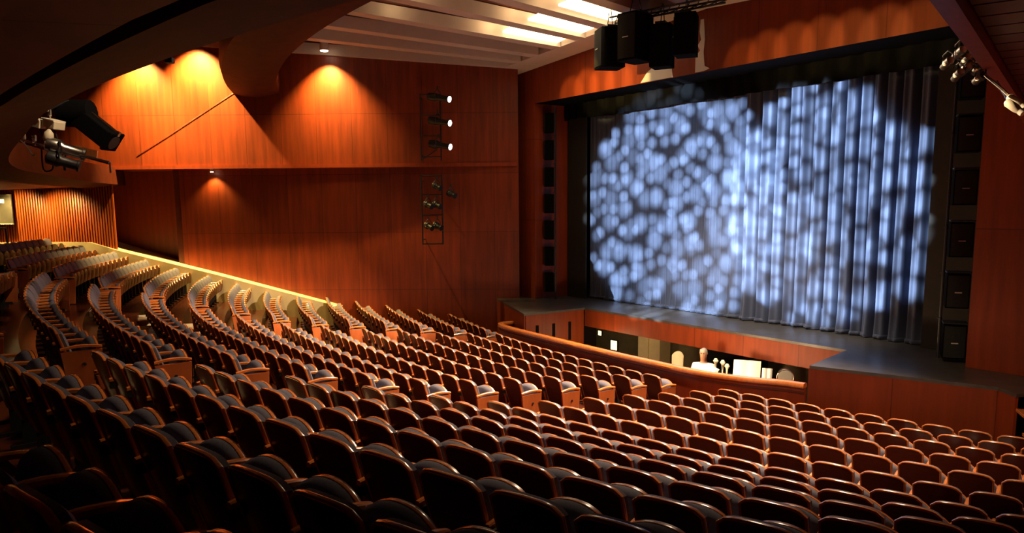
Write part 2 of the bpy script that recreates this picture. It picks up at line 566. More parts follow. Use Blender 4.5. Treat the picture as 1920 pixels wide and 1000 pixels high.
for i, (x0, y0, x1, y1) in enumerate(FINS):
    a, b = Vector((x0, y0, 0)), Vector((x1, y1, 0))
    d = (b - a).normalized()
    a = a - d * 3.2
    w = Vector((d.y, -d.x, 0)) * 0.23
    V = []
    for p, q in ((a, w), (b, w)):
        z = ceil_z(p.x, p.y)
        V += [p - q + Vector((0, 0, z)), p + q + Vector((0, 0, z)), p + q * 1.04 + Vector((0, 0, z + 0.34)), p - q * 1.04 + Vector((0, 0, z + 0.34))]
    mb = MB()
    mb.add(V, [(0, 1, 5, 4), (1, 2, 6, 5), (2, 3, 7, 6), (3, 0, 4, 7), (0, 3, 2, 1), (4, 5, 6, 7)])
    struct(mb.build('trim_%d' % (8 + i), M['white']))

# lighting bridge: curved ring of veneered soffit hung across the house at 8.1 m
def ring_solid(name, prof, pa, pb, mat, n=64, smooth=True):
    """prof = closed list of (R, z) or functions of phi"""
    mb = MB()
    V, F = [], []
    m = len(prof(0))
    for i in range(n + 1):
        p = pa + (pb - pa) * i / n
        for R, z in prof(p):
            V.append(ring_pt(R, p, z))
    for i in range(n):
        for j in range(m):
            a, b = i * m + j, i * m + (j + 1) % m
            F.append((a, b, b + m, a + m))
    F += [tuple(range(m)), tuple(n * m + j for j in range(m))[::-1]]
    mb.add(V, F)
    o = mb.build(name, mat, smooth=smooth)
    return struct(o)
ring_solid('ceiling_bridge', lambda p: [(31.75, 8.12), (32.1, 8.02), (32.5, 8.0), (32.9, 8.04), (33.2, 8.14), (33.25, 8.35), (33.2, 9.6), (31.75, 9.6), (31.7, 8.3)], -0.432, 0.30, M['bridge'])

# mezzanine lip and underside above the camera
def lip_z(p):
    t = min(1, max(0, (0.06 - p) / 0.20))
    return 5.74 - 0.46 * t * t * (3 - 2 * t)
def lip_r(p):
    return 37.1 + 0.35 * math.exp(-((p + 0.09) / 0.07) ** 2)
ring_solid('ceiling_mezzanine_edge', lambda p: [(lip_r(p), lip_z(p)), (38.0, lip_z(p) - 0.12 - 0.18 * min(1, max(0, (p + 0.12) / 0.2)) + 0.14 * min(1, max(0, (p - 0.14) / 0.11))), (38.02, lip_z(p) + 0.2), (37.6, lip_z(p) + 0.55), (lip_r(p) + 0.02, lip_z(p) + 0.55)], -0.44, 0.42, M['bridge'], 90)
ring_solid('ceiling_mezzanine', lambda p: [(38.5, lip_z(p) - 0.08 - 0.44 * min(1, max(0, (p + 0.12) / 0.25)) + 0.17 * min(1, max(0, (p - 0.19) / 0.07))), (46.0, 5.0), (46.0, 5.6), (38.5, 5.75)], -0.55, 0.5, M['soffit'], 90)
ring_solid('ceiling_slot', lambda p: [(37.9, lip_z(p) + 0.15), (38.7, lip_z(p) + 0.15), (38.7, lip_z(p) + 0.3), (37.9, lip_z(p) + 0.3)], -0.45, 0.42, M['black'], 90)

# ------------------------------------------------------------------ stage
stage = empty('stage', (0, -22.8, 0))
tag(stage, 'thrust stage with grey painted deck and cherry wood front', 'stage')
SP = [(-8.3, -23.4), (-8.04, -23.67), (-4.42, -25.12), (-4.42, -22.87), (4.28, -22.87), (4.8, -24.9), (7.75, -23.92), (8.15, -24.2), (8.6, -23.0), (8.6, -18), (-8.6, -18), (-8.6, -23.2)]
def P_(o, par):
    o.parent = par
    o.matrix_parent_inverse = par.matrix_world.inverted() if False else Matrix.Translation(-Vector(par.location))
    return o
mb = MB()
mb.prism(SP, SZ - 0.06, SZ)
P_(mb.build('deck', M['stage']), stage)
def panel(a, b, z0, z1, t=0.05, mat='wall_front', name='front_panel'):
    a, b = Vector((a[0], a[1], 0)), Vector((b[0], b[1], 0))
    d = (b - a).normalized()
    c = (a + b) / 2
    mb = MB()
    mb.box((c.x, c.y, (z0 + z1) / 2), ((b - a).length, t, z1 - z0), Matrix.Rotation(math.atan2(d.y, d.x), 3, 'Z'))
    return P_(mb.build(name, M[mat]), stage)
panel((-8.04, -23.64), (-4.46, -25.06), -0.1, SZ - 0.06)
pl = panel((-4.45, -25.05), (-4.45, -22.9), -1.4, SZ - 0.06)
panel((-4.42, -22.84), (4.28, -22.84), 0.84, SZ - 0.06)
panel((4.27, -22.9), (4.78, -24.85), -1.4, SZ - 0.06)
panel((4.82, -24.86), (7.75, -23.9), -0.1, SZ - 0.06)
panel((7.75, -23.9), (8.15, -24.17), -0.1, SZ - 0.06)
for yy in (-24.65, -24.05, -23.45):
    mb = MB()
    mb.box((-4.42, yy, 0.75), (0.03, 0.09, 0.55))
    P_(mb.build('slot', M['black']), stage)
for k in range(4):                          # steps at the house side of the stage
    mb = MB()
    mb.box((8.62 + 0.22 * k, -24.55 - 0.24 * k, 1.15 - 0.31 * k), (1.0, 0.34, 0.05), Matrix.Rotation(-0.92, 3, 'Z'))
    mb.box((8.68 + 0.22 * k, -24.45 - 0.24 * k, 0.95 - 0.31 * k), (1.0, 0.04, 0.34), Matrix.Rotation(-0.92, 3, 'Z'))
    o = mb.build('stage_step', M['rim_wood'], bevel=0.008)
    tag(o, 'orange wooden step beside the stage end, %s from the top' % ('first', 'second', 'third', 'fourth')[k], 'step', 'steps at the stage end')

# orchestra pit
mb = MB()
mb.box((0, -21.0, -0.2), (12, 0.1, 2.6))
struct(mb.build('wall_pit', M['olive']))
mb = MB()
mb.box((0, -22.6, -1.05), (12, 6.4, 0.1))
struct(mb.build('floor_pit', M['pit_floor']))

RAIL = [(-5.75, -24.55), (-5.78, -24.95), (-5.45, -25.2), (-4.6, -25.32), (-2.5, -25.42), (-0.24, -25.5), (1.55, -25.5), (2.6, -25.45), (3.6, -25.15), (4.15, -24.85), (4.6, -24.72)]
def smooth_path(P, n=6):
    out = []
    for i in range(len(P) - 1):
        p0, p1, p2, p3 = (Vector(P[max(i - 1, 0)]), Vector(P[i]), Vector(P[i + 1]), Vector(P[min(i + 2, len(P) - 1)]))
        for j in range(n):
            t = j / n
            out.append(0.5 * ((2 * p1) + (p2 - p0) * t + (2 * p0 - 5 * p1 + 4 * p2 - p3) * t * t + (3 * p1 - p0 - 3 * p2 + p3) * t ** 3))
    out.append(Vector(P[-1]))
    return out
rp = smooth_path([(x, y, 0) for x, y in RAIL])
def sweep(path, prof, mat, name, parent=None):
    """prof: (offset outwards (towards the house), z)"""
    mb = MB()
    n, m = len(path), len(prof)
    V, F = [], []
    for i, p in enumerate(path):
        t = (path[min(i + 1, n - 1)] - path[max(i - 1, 0)]).normalized()
        o = Vector((t.y, -t.x, 0))
        for a, z in prof:
            V.append(p + o * a + Vector((0, 0, z)))
    for i in range(n - 1):
        for j in range(m):
            a, b = i * m + j, i * m + (j + 1) % m
            F.append((a, b, b + m, a + m))
    F += [tuple(range(m)), tuple((n - 1) * m + j for j in range(m))[::-1]]
    mb.add(V, F)
    return mb.build(name, mat, smooth=True)
rail = empty('pit_rail', (0, -25.5, 0))
tag(rail, 'curved cherry wood orchestra pit rail with polished cap', 'rail')
P_(sweep(rp, [(-0.05, -1.4), (0.03, -1.4), (0.03, 0.90), (-0.05, 0.90)], M['wall_plain'], 'rail_panel'), rail)
P_(sweep(rp, [(-0.09, 0.90), (0.09, 0.90), (0.10, 0.94), (0.08, 0.985), (0.0, 1.0), (-0.08, 0.985), (-0.10, 0.94)], M['rim_wood'], 'rail_cap'), rail)
P_(sweep(rp, [(0.03, 0.78), (0.055, 0.78), (0.055, 0.82), (0.03, 0.82)], M['dark_wood'], 'rail_moulding'), rail)
P_(sweep(rp, [(0.03, -0.02), (0.05, -0.02), (0.05, 0.10), (0.03, 0.10)], M['dark_wood'], 'rail_plinth'), rail)

# ------------------------------------------------------------------ stage curtain, border, side flats
CL, CR = -6.35, 5.15
def cur_y(x, z):
    t = (x - CL) / (CR - CL)
    k = min(1, max(0, (t - 0.42) / 0.2))
    k = k * k * (3 - 2 * k)
    ph = 3.0 * noise.noise(Vector((x * 0.7, 0, 3.1)))
    a = -0.07 * abs(math.sin(x * 15 + ph)) ** 0.8 * (1 - k)
    ph2 = 2.6 * noise.noise(Vector((x * 0.55, 0, 8.1)))
    amp = 0.25 + 0.14 * noise.noise(Vector((x * 0.9, 1.5, 0)))
    b_ = -amp * (abs(math.sin(x * 8.2 + ph2 * 1.6)) ** 0.55 + 0.14 * math.sin(x * 33 + 1.0)) * k + 0.10 * k
    sway = 0.012 * math.sin(z * 0.8 + x * 2)
    return -21.0 + a + b_ + sway
curtain = empty('stage_curtain', (0, -21, SZ))
tag(curtain, 'dark blue velvet stage curtain lit with pale bubble projection', 'curtain')
mb = MB()
NX = 1100
def cfn(u, v):
    x = CL + (CR - CL) * u
    z = SZ + 0.02 + (8.6 - SZ) * v
    y = cur_y(x, z)
    if v < 0.001:
        y -= 0.03 + 0.03 * math.sin(x * 9)
    return (x, y, z)
mb.grid(cfn, NX, 14)
drape = P_(mb.build('drape', M['curtain'], smooth=True), curtain)
mb = MB()
def hem(u, v):
    x = CL + (CR - CL) * u
    return (x, cur_y(x, SZ) - 0.03 - 0.035 * math.sin(v * PI) - 0.015 * math.sin(x * 13), SZ + 0.012 + 0.10 * v)
mb.grid(hem, NX // 2, 5)
mb.build('hem', M['curtain'], drape, smooth=True)

border = empty('curtain_border', (0, -21.45, 8))
tag(border, 'black cloth border hanging above the stage curtain', 'curtain')
mb = MB()
mb.grid(lambda u, v: (-7.1 + 13.6 * u, -21.55 + 0.05 * math.sin(u * 190) + 0.03 * math.sin(u * 77), 7.22 + 0.05 * noise.noise(Vector((u * 9, 0, 0))) + 1.9 * v), 500, 4)
P_(mb.build('border_cloth', M['black'], smooth=True), border)
for nm, x0, x1, lab in (('a', -7.15, -6.2, 'black brown flat beside the curtain on the far side of the stage'), ('b', 5.05, 6.3, 'black brown flat beside the curtain at the near side of the stage')):
    mb = MB()
    mb.box(((x0 + x1) / 2, -21.35, 4.7), (x1 - x0, 0.06, 6.6))
    fl = mb.build('masking_flat', M['black_brown'])
    tag(fl, lab, 'flat')

# column loudspeakers hung in the reveals of the proscenium
def speaker_box(name, loc, rz, w, d, h, label, group, badge=True, tilt=0.0):
    e = empty(name, loc, rot=(tilt, 0, rz))
    tag(e, label, 'loudspeaker', group)
    mb = MB()
    mb.box((0, 0, 0), (w, d, h))
    mb.build('cabinet', M['cab'], e, bevel=0.012)
    mb = MB()
    mb.grid(lambda u, v: ((u - 0.5) * w * 0.9, d / 2 + 0.012 + 0.03 * math.sin(u * PI), (v - 0.5) * h * 0.92), 8, 2)
    gr = mb.build('grille', M['grille'], e, smooth=True)
    if badge:
        mb = MB()
        mb.box((0, d / 2 + 0.05, -0.02), (w * 0.3, 0.008, 0.022))
        mb.build('badge', M['badge'], gr)
    return e
ORD = ['first', 'second', 'third', 'fourth', 'fifth', 'sixth', 'seventh', 'eighth', 'ninth', 'tenth', 'eleventh', 'twelfth', 'thirteenth', 'fourteenth', 'fifteenth',
       'sixteenth', 'seventeenth', 'eighteenth', 'nineteenth', 'twentieth', 'twenty-first', 'twenty-second', 'twenty-third', 'twenty-fourth']
for k in range(7):
    speaker_box('column_loudspeaker', (OL + 0.22, PY + 0.42, 1.95 + 0.86 * k), PI - 0.5, 0.30, 0.28, 0.62, 'slim black loudspeaker on the far stage edge, %s from the deck' % ORD[k], 'loudspeakers on the far stage edge', False)
for k in range(6):
    e = speaker_box('column_loudspeaker', (OR_ - 0.42, PY + 0.34, 1.82 + 0.98 * k), PI + 0.55, 0.40, 0.42, 0.66, 'black loudspeaker on the near stage edge, %s from the deck' % ORD[k], 'loudspeakers on the near stage edge')
    mb = MB()
    mb.box((0, 0.04, 0.36), (0.42, 0.40, 0.025))
    mb.build('top_bracket', M['black_metal'], e)
for x, lab in ((OL + 0.46, 'thin black pipe beside the far column of loudspeakers'), (OR_ - 0.78, 'thin black pipe beside the near column of loudspeakers')):
    mb = MB()
    mb.tube([(x, PY + 0.5, SZ), (x, PY + 0.5, 7.6)], 0.03, 8)
    for z in (2.2, 3.1, 4.0, 4.9, 5.8, 6.7):
        mb.box((x, PY + 0.47, z), (0.07, 0.07, 0.03))
    tag(mb.build('speaker_pipe', M['black_metal']), lab, 'pipe')

# loudspeaker cluster in front of the fascia
cl = [(-1.92, -24.15, 8.42, 2.75, 0.62, 0.62, 0.98, 'black loudspeaker hanging over the stage front, lowest and furthest from the camera'),
      (-0.98, -24.15, 8.52, 3.35, 0.55, 0.75, 1.12, 'tall grey-fronted loudspeaker hanging in the middle of the cluster over the stage'),
      (-0.46, -23.75, 8.28, 2.1, 0.5, 0.5, 1.0, 'black loudspeaker hanging behind the tall grey-fronted one'),
      (0.27, -23.7, 8.42, 2.2, 0.55, 0.5, 0.95, 'black loudspeaker at the end of the cluster beside the pale wall strip')]
for x, y, z, rz, w, d, h, lab in cl:
    e = speaker_box('hanging_loudspeaker', (x, y, z), rz, w, d, h, lab, 'loudspeaker cluster over the stage')
    mb = MB()
    mb.tube([(-w * 0.35, 0, h / 2), (-w * 0.1, 0, h / 2 + 0.5)], 0.012, 6)
    mb.tube([(w * 0.35, 0, h / 2), (w * 0.1, 0, h / 2 + 0.5)], 0.012, 6)
    mb.box((0, 0, h / 2 + 0.03), (w * 0.9, d * 0.5, 0.05))
    mb.build('hanging_bracket', M['black_metal'], e)
mb = MB()
a, b = Vector((-1.9, -24.0, 9.06)), Vector((1.25, -23.5, 8.98))
for o in ((0, 0, 0), (0, 0.18, 0.12), (0, -0.18, 0.12)):
    mb.tube([a + Vector(o), b + Vector(o)], 0.025, 6)
for k in range(12):
    p, q = a.lerp(b, k / 12), a.lerp(b, (k + 1) / 12)
    mb.tube([p, q + Vector((0, 0.18, 0.12))], 0.012, 5)
    mb.tube([p, q + Vector((0, -0.18, 0.12))], 0.012, 5)
tag(mb.build('cluster_truss', M['black_metal']), 'black truss carrying the loudspeaker cluster below the ceiling', 'truss')
# ragged flat white shapes set onto the fascia
mb = MB()
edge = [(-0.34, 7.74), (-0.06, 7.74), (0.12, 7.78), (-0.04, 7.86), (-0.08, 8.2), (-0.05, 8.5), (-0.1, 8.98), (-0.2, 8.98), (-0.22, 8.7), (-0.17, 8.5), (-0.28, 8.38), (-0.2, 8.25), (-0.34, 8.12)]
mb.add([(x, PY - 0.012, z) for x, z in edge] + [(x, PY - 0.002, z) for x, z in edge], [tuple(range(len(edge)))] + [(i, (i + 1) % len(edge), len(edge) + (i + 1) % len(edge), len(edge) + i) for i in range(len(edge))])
tag(mb.build('white_strip', M['white_patch']), 'ragged white strip on the wood above the stage opening', 'patch')

mb = MB()
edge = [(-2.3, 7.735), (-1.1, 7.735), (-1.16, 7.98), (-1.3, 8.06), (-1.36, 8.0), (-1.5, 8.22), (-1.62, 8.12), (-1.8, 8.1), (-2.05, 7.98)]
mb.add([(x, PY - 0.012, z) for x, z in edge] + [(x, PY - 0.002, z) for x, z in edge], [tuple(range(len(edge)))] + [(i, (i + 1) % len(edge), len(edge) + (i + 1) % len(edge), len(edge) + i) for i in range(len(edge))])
tag(mb.build('white_strip', M['white_patch']), 'low jagged white patch on the wood below the hanging loudspeakers', 'patch')

# ------------------------------------------------------------------ theatre seats
def make_seat_parts():
    """seat at origin: floor under the top of the back, facing +Y, width along X"""
    parts = {}
    HW = 0.224
    def back_xy(u, v, off=0.0):
        # u across, v up
        x = (u - 0.5) * 2
        z0, z1 = 0.33, 0.90
        top = z1 - 0.022 * x * x - 0.035 * abs(x) ** 7
        z = z0 + (top - z0) * v
        hw = HW * (0.92 + 0.08 * math.sin(v * PI * 0.62))
        y = 0.155 * (1 - v) + 0.028 * (abs(x) ** 2) - 0.004
        return Vector((x * hw, y + off, z))
    # shell: outer wooden back with rounded edges
    nu, nv = 10, 8
    mb = MB()
    Vb = [back_xy(i / nu, j / nv, -0.016) for i in range(nu + 1) for j in range(nv + 1)]
    Vf = [back_xy(i / nu, j / nv, 0.010) for i in range(nu + 1) for j in range(nv + 1)]
    n = (nu + 1) * (nv + 1)
    F = []
    idx = lambda i, j: i * (nv + 1) + j
    for i in range(nu):
        for j in range(nv):
            F.append((idx(i, j), idx(i + 1, j), idx(i + 1, j + 1), idx(i, j + 1)))
            F.append((n + idx(i, j), n + idx(i, j + 1), n + idx(i + 1, j + 1), n + idx(i + 1, j)))
    mb.add(Vb + Vf, F, 0)
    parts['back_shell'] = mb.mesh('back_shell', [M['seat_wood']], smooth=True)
    # rounded solid edge band round the shell
    mb = MB()
    path = [back_xy(0, j / nv, -0.004) for j in range(0, nv + 1)] + [back_xy(i / nu, 1, -0.004) for i in range(1, nu + 1)] + [back_xy(1, 1 - j / nv, -0.004) for j in range(1, nv + 1)]
    # flattened tube
    V, F2 = [], []
    m = 8
    for i, p in enumerate(path):
        t = (path[min(i + 1, len(path) - 1)] - path[max(i - 1, 0)]).normalized()
        yv = Vector((0, 1, 0))
        o = yv.cross(t).normalized()
        for k in range(m):
            a = 2 * PI * k / m
            V.append(p + o * (math.cos(a) * 0.013) + yv * (math.sin(a) * 0.019))
    for i in range(len(path) - 1):
        for k in range(m):
            F2.append((i * m + k, i * m + (k + 1) % m, (i + 1) * m + (k + 1) % m, (i + 1) * m + k))
    F2 += [tuple(range(m)), tuple((len(path) - 1) * m + k for k in range(m))[::-1]]
    mb.add(V, F2)
    parts['back_edge'] = mb.mesh('back_edge', [M['rim_wood']], smooth=True)
    # back cushion
    def pad(nu, nv, fn, edge):
        mb = MB()
        V, F = [], []
        for i in range(nu + 1):
            for j in range(nv + 1):
                u, v = i / nu, j / nv
                V.append(fn(u, v, 0))
        n0 = len(V)
        for i in range(nu + 1):
            for j in range(nv + 1):
                u, v = i / nu, j / nv
                e = max(0.0, 1 - abs(2 * u - 1) ** 3) * max(0.0, 1 - abs(2 * v - 1) ** 3)
                V.append(fn(u, v, edge + (1 - edge) * e ** 0.6))
        ix = lambda i, j: i * (nv + 1) + j
        for i in range(nu):
            for j in range(nv):
                F.append((ix(i, j), ix(i + 1, j), ix(i + 1, j + 1), ix(i, j + 1)))
                F.append((n0 + ix(i, j), n0 + ix(i, j + 1), n0 + ix(i + 1, j + 1), n0 + ix(i + 1, j)))
        for i in range(nu):
            for j in (0, nv):
                F.append((ix(i, j), ix(i + 1, j), n0 + ix(i + 1, j), n0 + ix(i, j)))
        for j in range(nv):
            for i in (0, nu):
                F.append((ix(i, j), ix(i, j + 1), n0 + ix(i, j + 1), n0 + ix(i, j)))
        mb.add(V, F)
        return mb
    def bc(u, v, d):
        p = back_xy(0.5 + (u - 0.5) * 1.02, 0.06 + 0.945 * v, 0.012)
        p.y += d * 0.085
        return p
    parts['back_cushion'] = pad(14, 10, bc, 0.42).mesh('back_cushion', [M['cloth']], smooth=True)
    # tipped-up seat: cushion faces the back, wooden pan faces the stage
    def seat_xy(u, v, off):
        x = (u - 0.5) * 2
        top = 0.742 - 0.09 * abs(x) ** 2.4
        z = 0.40 + (top - 0.40) * v
        y = 0.405 + 0.035 * v
        return Vector((x * 0.232, y + off, z))
    def sc_(u, v, d):
        p = seat_xy(u, v, 0)
        p.y -= d * 0.115
        return p
    parts['seat_cushion'] = pad(14, 10, sc_, 0.42).mesh('seat_cushion', [M['cloth']], smooth=True)
    mb = MB()
    nu, nv = 10, 6
    V = [seat_xy(0.5 + (i / nu - 0.5) * 1.03, j / nv * 1.012, 0.002) for i in range(nu + 1) for j in range(nv + 1)]
    V2 = []
    for i in range(nu + 1):
        for j in range(nv + 1):
            p = seat_xy(0.5 + (i / nu - 0.5) * 1.03, j / nv * 1.012, 0.026)
            p.y += 0.02 * (1 - (2 * i / nu - 1) ** 2) * math.sin(j / nv * PI)
            V2.append(p)
    F = []
    n = len(V)
    ix = lambda i, j: i * (nv + 1) + j
    for i in range(nu):
        for j in range(nv):
            F.append((ix(i, j), ix(i + 1, j), ix(i + 1, j + 1), ix(i, j + 1)))
            F.append((n + ix(i, j), n + ix(i, j + 1), n + ix(i + 1, j + 1), n + ix(i + 1, j)))
    for i in range(nu):
        for j in (0, nv):
            F.append((ix(i, j), ix(i + 1, j), n + ix(i + 1, j), n + ix(i, j)))
    for j in range(nv):
        for i in (0, nu):
            F.append((ix(i, j), ix(i, j + 1), n + ix(i, j + 1), n + ix(i, j)))
    mb.add(V + V2, F)
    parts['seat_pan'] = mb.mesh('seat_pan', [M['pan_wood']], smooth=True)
    mb = MB()
    path = [seat_xy(0.0, 0.25 + 0.75 * j / 6, 0.006) for j in range(7)] + [seat_xy(i / 12, 1.0, 0.006) for i in range(1, 13)] + [seat_xy(1.0, 1 - 0.75 * j / 6, 0.006) for j in range(1, 7)]
    V, F2 = [], []
    m = 8
    yv = Vector((0, 1, 0))
    for i, p in enumerate(path):
        t = (path[min(i + 1, len(path) - 1)] - path[max(i - 1, 0)]).normalized()
        o = yv.cross(t).normalized()
        for k in range(m):
            a = 2 * PI * k / m
            V.append(p + o * (math.cos(a) * 0.009 + 0.003) + yv * (math.sin(a) * 0.017))
    for i in range(len(path) - 1):
        for k in range(m):
            F2.append((i * m + k, i * m + (k + 1) % m, (i + 1) * m + (k + 1) % m, (i + 1) * m + k))
    F2 += [tuple(range(m)), tuple((len(path) - 1) * m + k for k in range(m))[::-1]]
    mb.add(V, F2)
    parts['seat_edge'] = mb.mesh('seat_edge', [M['rim_wood']], smooth=True)
    # armrest: gently bowed wooden arm with rounded nose
    def arm(x, w, y0=0.03, y1=0.49):
        mb = MB()
        prof = []
        N = 9
        for i in range(N):
            t = i / (N - 1)
            y = y0 + (y1 - y0) * t
            z = 0.655 + 0.030 * math.sin(t * PI * 0.9) - 0.012 * t + 0.0
            ww = w * (1 - 0.25 * (1 - t)) * (1 if t < 0.9 else 0.86)
            th = 0.034 if t < 0.95 else 0.028
            prof.append((y, z, ww, th))
        V, F = [], []
        for y, z, ww, th in prof:
            V += [(x - ww / 2, y, z - th / 2), (x + ww / 2, y, z - th / 2), (x + ww / 2, y, z + th * 0.25), (x + ww * 0.3, y, z + th / 2), (x - ww * 0.3, y, z + th / 2), (x - ww / 2, y, z + th * 0.25)]
        for i in range(N - 1):
            for k in range(6):
                F.append((i * 6 + k, i * 6 + (k + 1) % 6, i * 6 + 6 + (k + 1) % 6, i * 6 + 6 + k))
        F += [tuple(range(6)), tuple((N - 1) * 6 + k for k in range(6))[::-1]]
        mb.add(V, F)
        return mb
    parts['armrest'] = arm(-PITCH / 2, 0.052).mesh('armrest', [M['rim_wood']], smooth=True)
    parts['armrest_r'] = arm(PITCH / 2, 0.052).mesh('armrest', [M['rim_wood']], smooth=True)
    def leg(x):
        mb = MB()
        mb.box((x, 0.24, 0.33), (0.032, 0.10, 0.62))
        mb.box((x, 0.22, 0.02), (0.055, 0.26, 0.04))
        mb.box((x, 0.16, 0.60), (0.03, 0.26, 0.06))
        return mb
    parts['leg'] = leg(-PITCH / 2).mesh('leg', [M['black_metal']])
    parts['leg_r'] = leg(PITCH / 2).mesh('leg', [M['black_metal']])
    def endp(x, sgn):
        mb = MB()
        poly = [(0.10, 0.02), (0.45, 0.02), (0.49, 0.62), (0.03, 0.62)]
        V = [(x + sgn * 0.018, y, z) for y, z in poly] + [(x - sgn * 0.018, y, z) for y, z in poly]
        mb.add(V, [(0, 1, 2, 3), (7, 6, 5, 4), (0, 4, 5, 1), (1, 5, 6, 2), (2, 6, 7, 3), (3, 7, 4, 0)])
        return mb
    def bolt(x, sgn):
        mb = MB()
        mb.lathe([(0.022, 0), (0.022, 0.008)], 10, (x + sgn * 0.018, 0.28, 0.45), Matrix.Rotation(sgn * PI / 2, 3, 'Y'))
        return mb.mesh('bolt', [M['black_metal']])
    parts['bolt'] = bolt(PITCH / 2, 1)
    parts['bolt_l'] = bolt(-PITCH / 2, -1)
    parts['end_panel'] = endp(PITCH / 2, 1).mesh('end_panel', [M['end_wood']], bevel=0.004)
    parts['end_panel_l'] = endp(-PITCH / 2, -1).mesh('end_panel', [M['end_wood']], bevel=0.004)
    return parts
SPART = make_seat_parts()

seats = []     # (pos, phi, row, block, index, n, first, last)
MN = [0.0837, 0.0857, 0.0877, 0.0889, 0.0902, 0.0907, 0.0909, 0.0924, 0.0909, 0.0894, 0.0872, 0.0819, 0.078, 0.074]
NM = [13, 13, 13, 14, 14, 15, 15, 16, 17, 18, 18, 19, 19, 20]
RS = [0.136, 0.1373, 0.1383, 0.1388, 0.1389, 0.1385, 0.1378, 0.1366, 0.1349, 0.1328, 0.1303, 0.1274, 0.124, 0.12]
NL = [10, 11, 12, 13, 13, 13, 13, 13, 13, 14, 14, 14, 14, 14]
DL = [0.30, 0.29, 0.32, 0.31, 0.24, 0.17, 0.14, 0.09, 0.0, 0.0, 0.0, 0.0, 0.0, 0.0]
FA = [-0.171, -0.167, -0.164, -0.162, -0.161, -0.162, -0.164, -0.167, -0.171, -0.176, -0.183, -0.190, -0.196, -0.202]
for k in range(14):
    R = RL + k
    z = ROWZ[k]
    # middle block, counted from the near aisle
    dphi = PITCH / R
    for i in range(NM[k]):
        p = MN[k] - dphi * (i + 0.5)
        seats.append((ring_pt(R, p, z), p, k, 'middle', i, i == NM[k] - 1, i == 0))
    # near block, counted from its aisle
    i = 0
    while True:
        p = RS[k] + dphi * (i + 0.5)
        pos = ring_pt(R, p, z)
        X, Y, w = px(pos + Vector((0, 0, 0.8)))
        dw = (pos.x - 8.05) * 0.836 + (pos.y + 23.0) * 0.549      # distance behind the side wall line
        if p > 0.43 or w < 0.9 or X > 2010 or Y > 1130 or dw > -0.55 or (k < 3 and i >= 10 + k):
            break
        seats.append((pos, p, k, 'near', i, i == 0, False))
        i += 1
    # wall block, counted from its aisle
    a0 = FA[k] - 1.1 / R
    if k <= 7:
        a0 = -0.207
    for i in range(NL[k]):
        p = a0 - dphi * (i + 0.5)
        RR = R + DL[k] * (i + 0.5) / NL[k]
        # turn with the slackening curve
        dev = math.atan2(DL[k], NL[k] * PITCH)
        seats.append((ring_pt(RR, p, z), p + dev, k, 'wall', i, i == NL[k] - 1, i == 0))
vis = []
for s in seats:
    X, Y, w = px(s[0] + Vector((0, 0, 0.8)))
    if w > 0.9 and -140 < X < 2030 and Y < 1150:
        vis.append((w, s))
vis.sort(key=lambda t: t[0])
print('SEATS', len(vis))
BLK = {'middle': 'middle block', 'near': 'block nearest the camera', 'wall': 'block along the house wall'}
def seat_part_list(first, last):
    L = ['back_shell', 'back_edge', 'back_cushion', 'seat_cushion', 'seat_pan', 'seat_edge', 'armrest', 'leg']
    if last:
        L += ['armrest_r', 'end_panel']
    if first:
        L += ['end_panel_l']
    return L
PNAME = {'armrest_r': 'armrest', 'leg_r': 'leg', 'end_panel_l': 'end_panel'}
N_IND = 300
for w, (pos, phi, k, blk, i, first, last) in vis[:N_IND]:
    e = empty('theatre_seat', pos, phi)
    tag(e, 'tip-up seat, %s, %s row from the pit, %s from its aisle' % (BLK[blk], ORD[k], ORD[i]), 'theatre seat', 'tip-up theatre seats in raked rows')
    for pn in seat_part_list(first, last):
        o = D.objects.new(PNAME.get(pn, pn), SPART[pn])
        COL.objects.link(o)
        o.parent = e
        if pn.startswith('end_panel'):
            bo = D.objects.new('bolt', SPART['bolt_l' if pn.endswith('_l') else 'bolt'])
            COL.objects.link(bo)
            bo.parent = o
rest = vis[N_IND:]
if rest:
    mb = MB()
    mats = [M['seat_wood'], M['pan_wood'], M['rim_wood'], M['cloth'], M['black_metal'], M['end_wood']]
    cache = {}
    for pn, me in SPART.items():
        cache[pn] = ([v.co.copy() for v in me.vertices], [(tuple(p.vertices), mats.index(me.materials[p.material_index])) for p in me.polygons])
    for w, (pos, phi, k, blk, i, first, last) in rest:
        mt = Matrix.Translation(pos) @ Matrix.Rotation(phi, 4, 'Z')
        for pn in seat_part_list(first, last):
            vs, fs = cache[pn]
            o = len(mb.v)
            mb.v += [tuple(mt @ v) for v in vs]
            for f, mi in fs:
                mb.f.append(tuple(q + o for q in f))
                mb.m.append(mi)
    me = D.meshes.new('distant_seats')
    me.from_pydata(mb.v, [], mb.f)
    for m in mats:
        me.materials.append(m)
    me.polygons.foreach_set('material_index', mb.m)
    me.polygons.foreach_set('use_smooth', [True] * len(me.polygons))
    me.set_sharp_from_angle(angle=math.radians(38))
    me.update()
    o = D.objects.new('distant_seats', me)
    COL.objects.link(o)
    tag(o, 'many small tip-up seats in the far rows, towards the house wall and stage', 'theatre seats')
    o['kind'] = 'stuff'

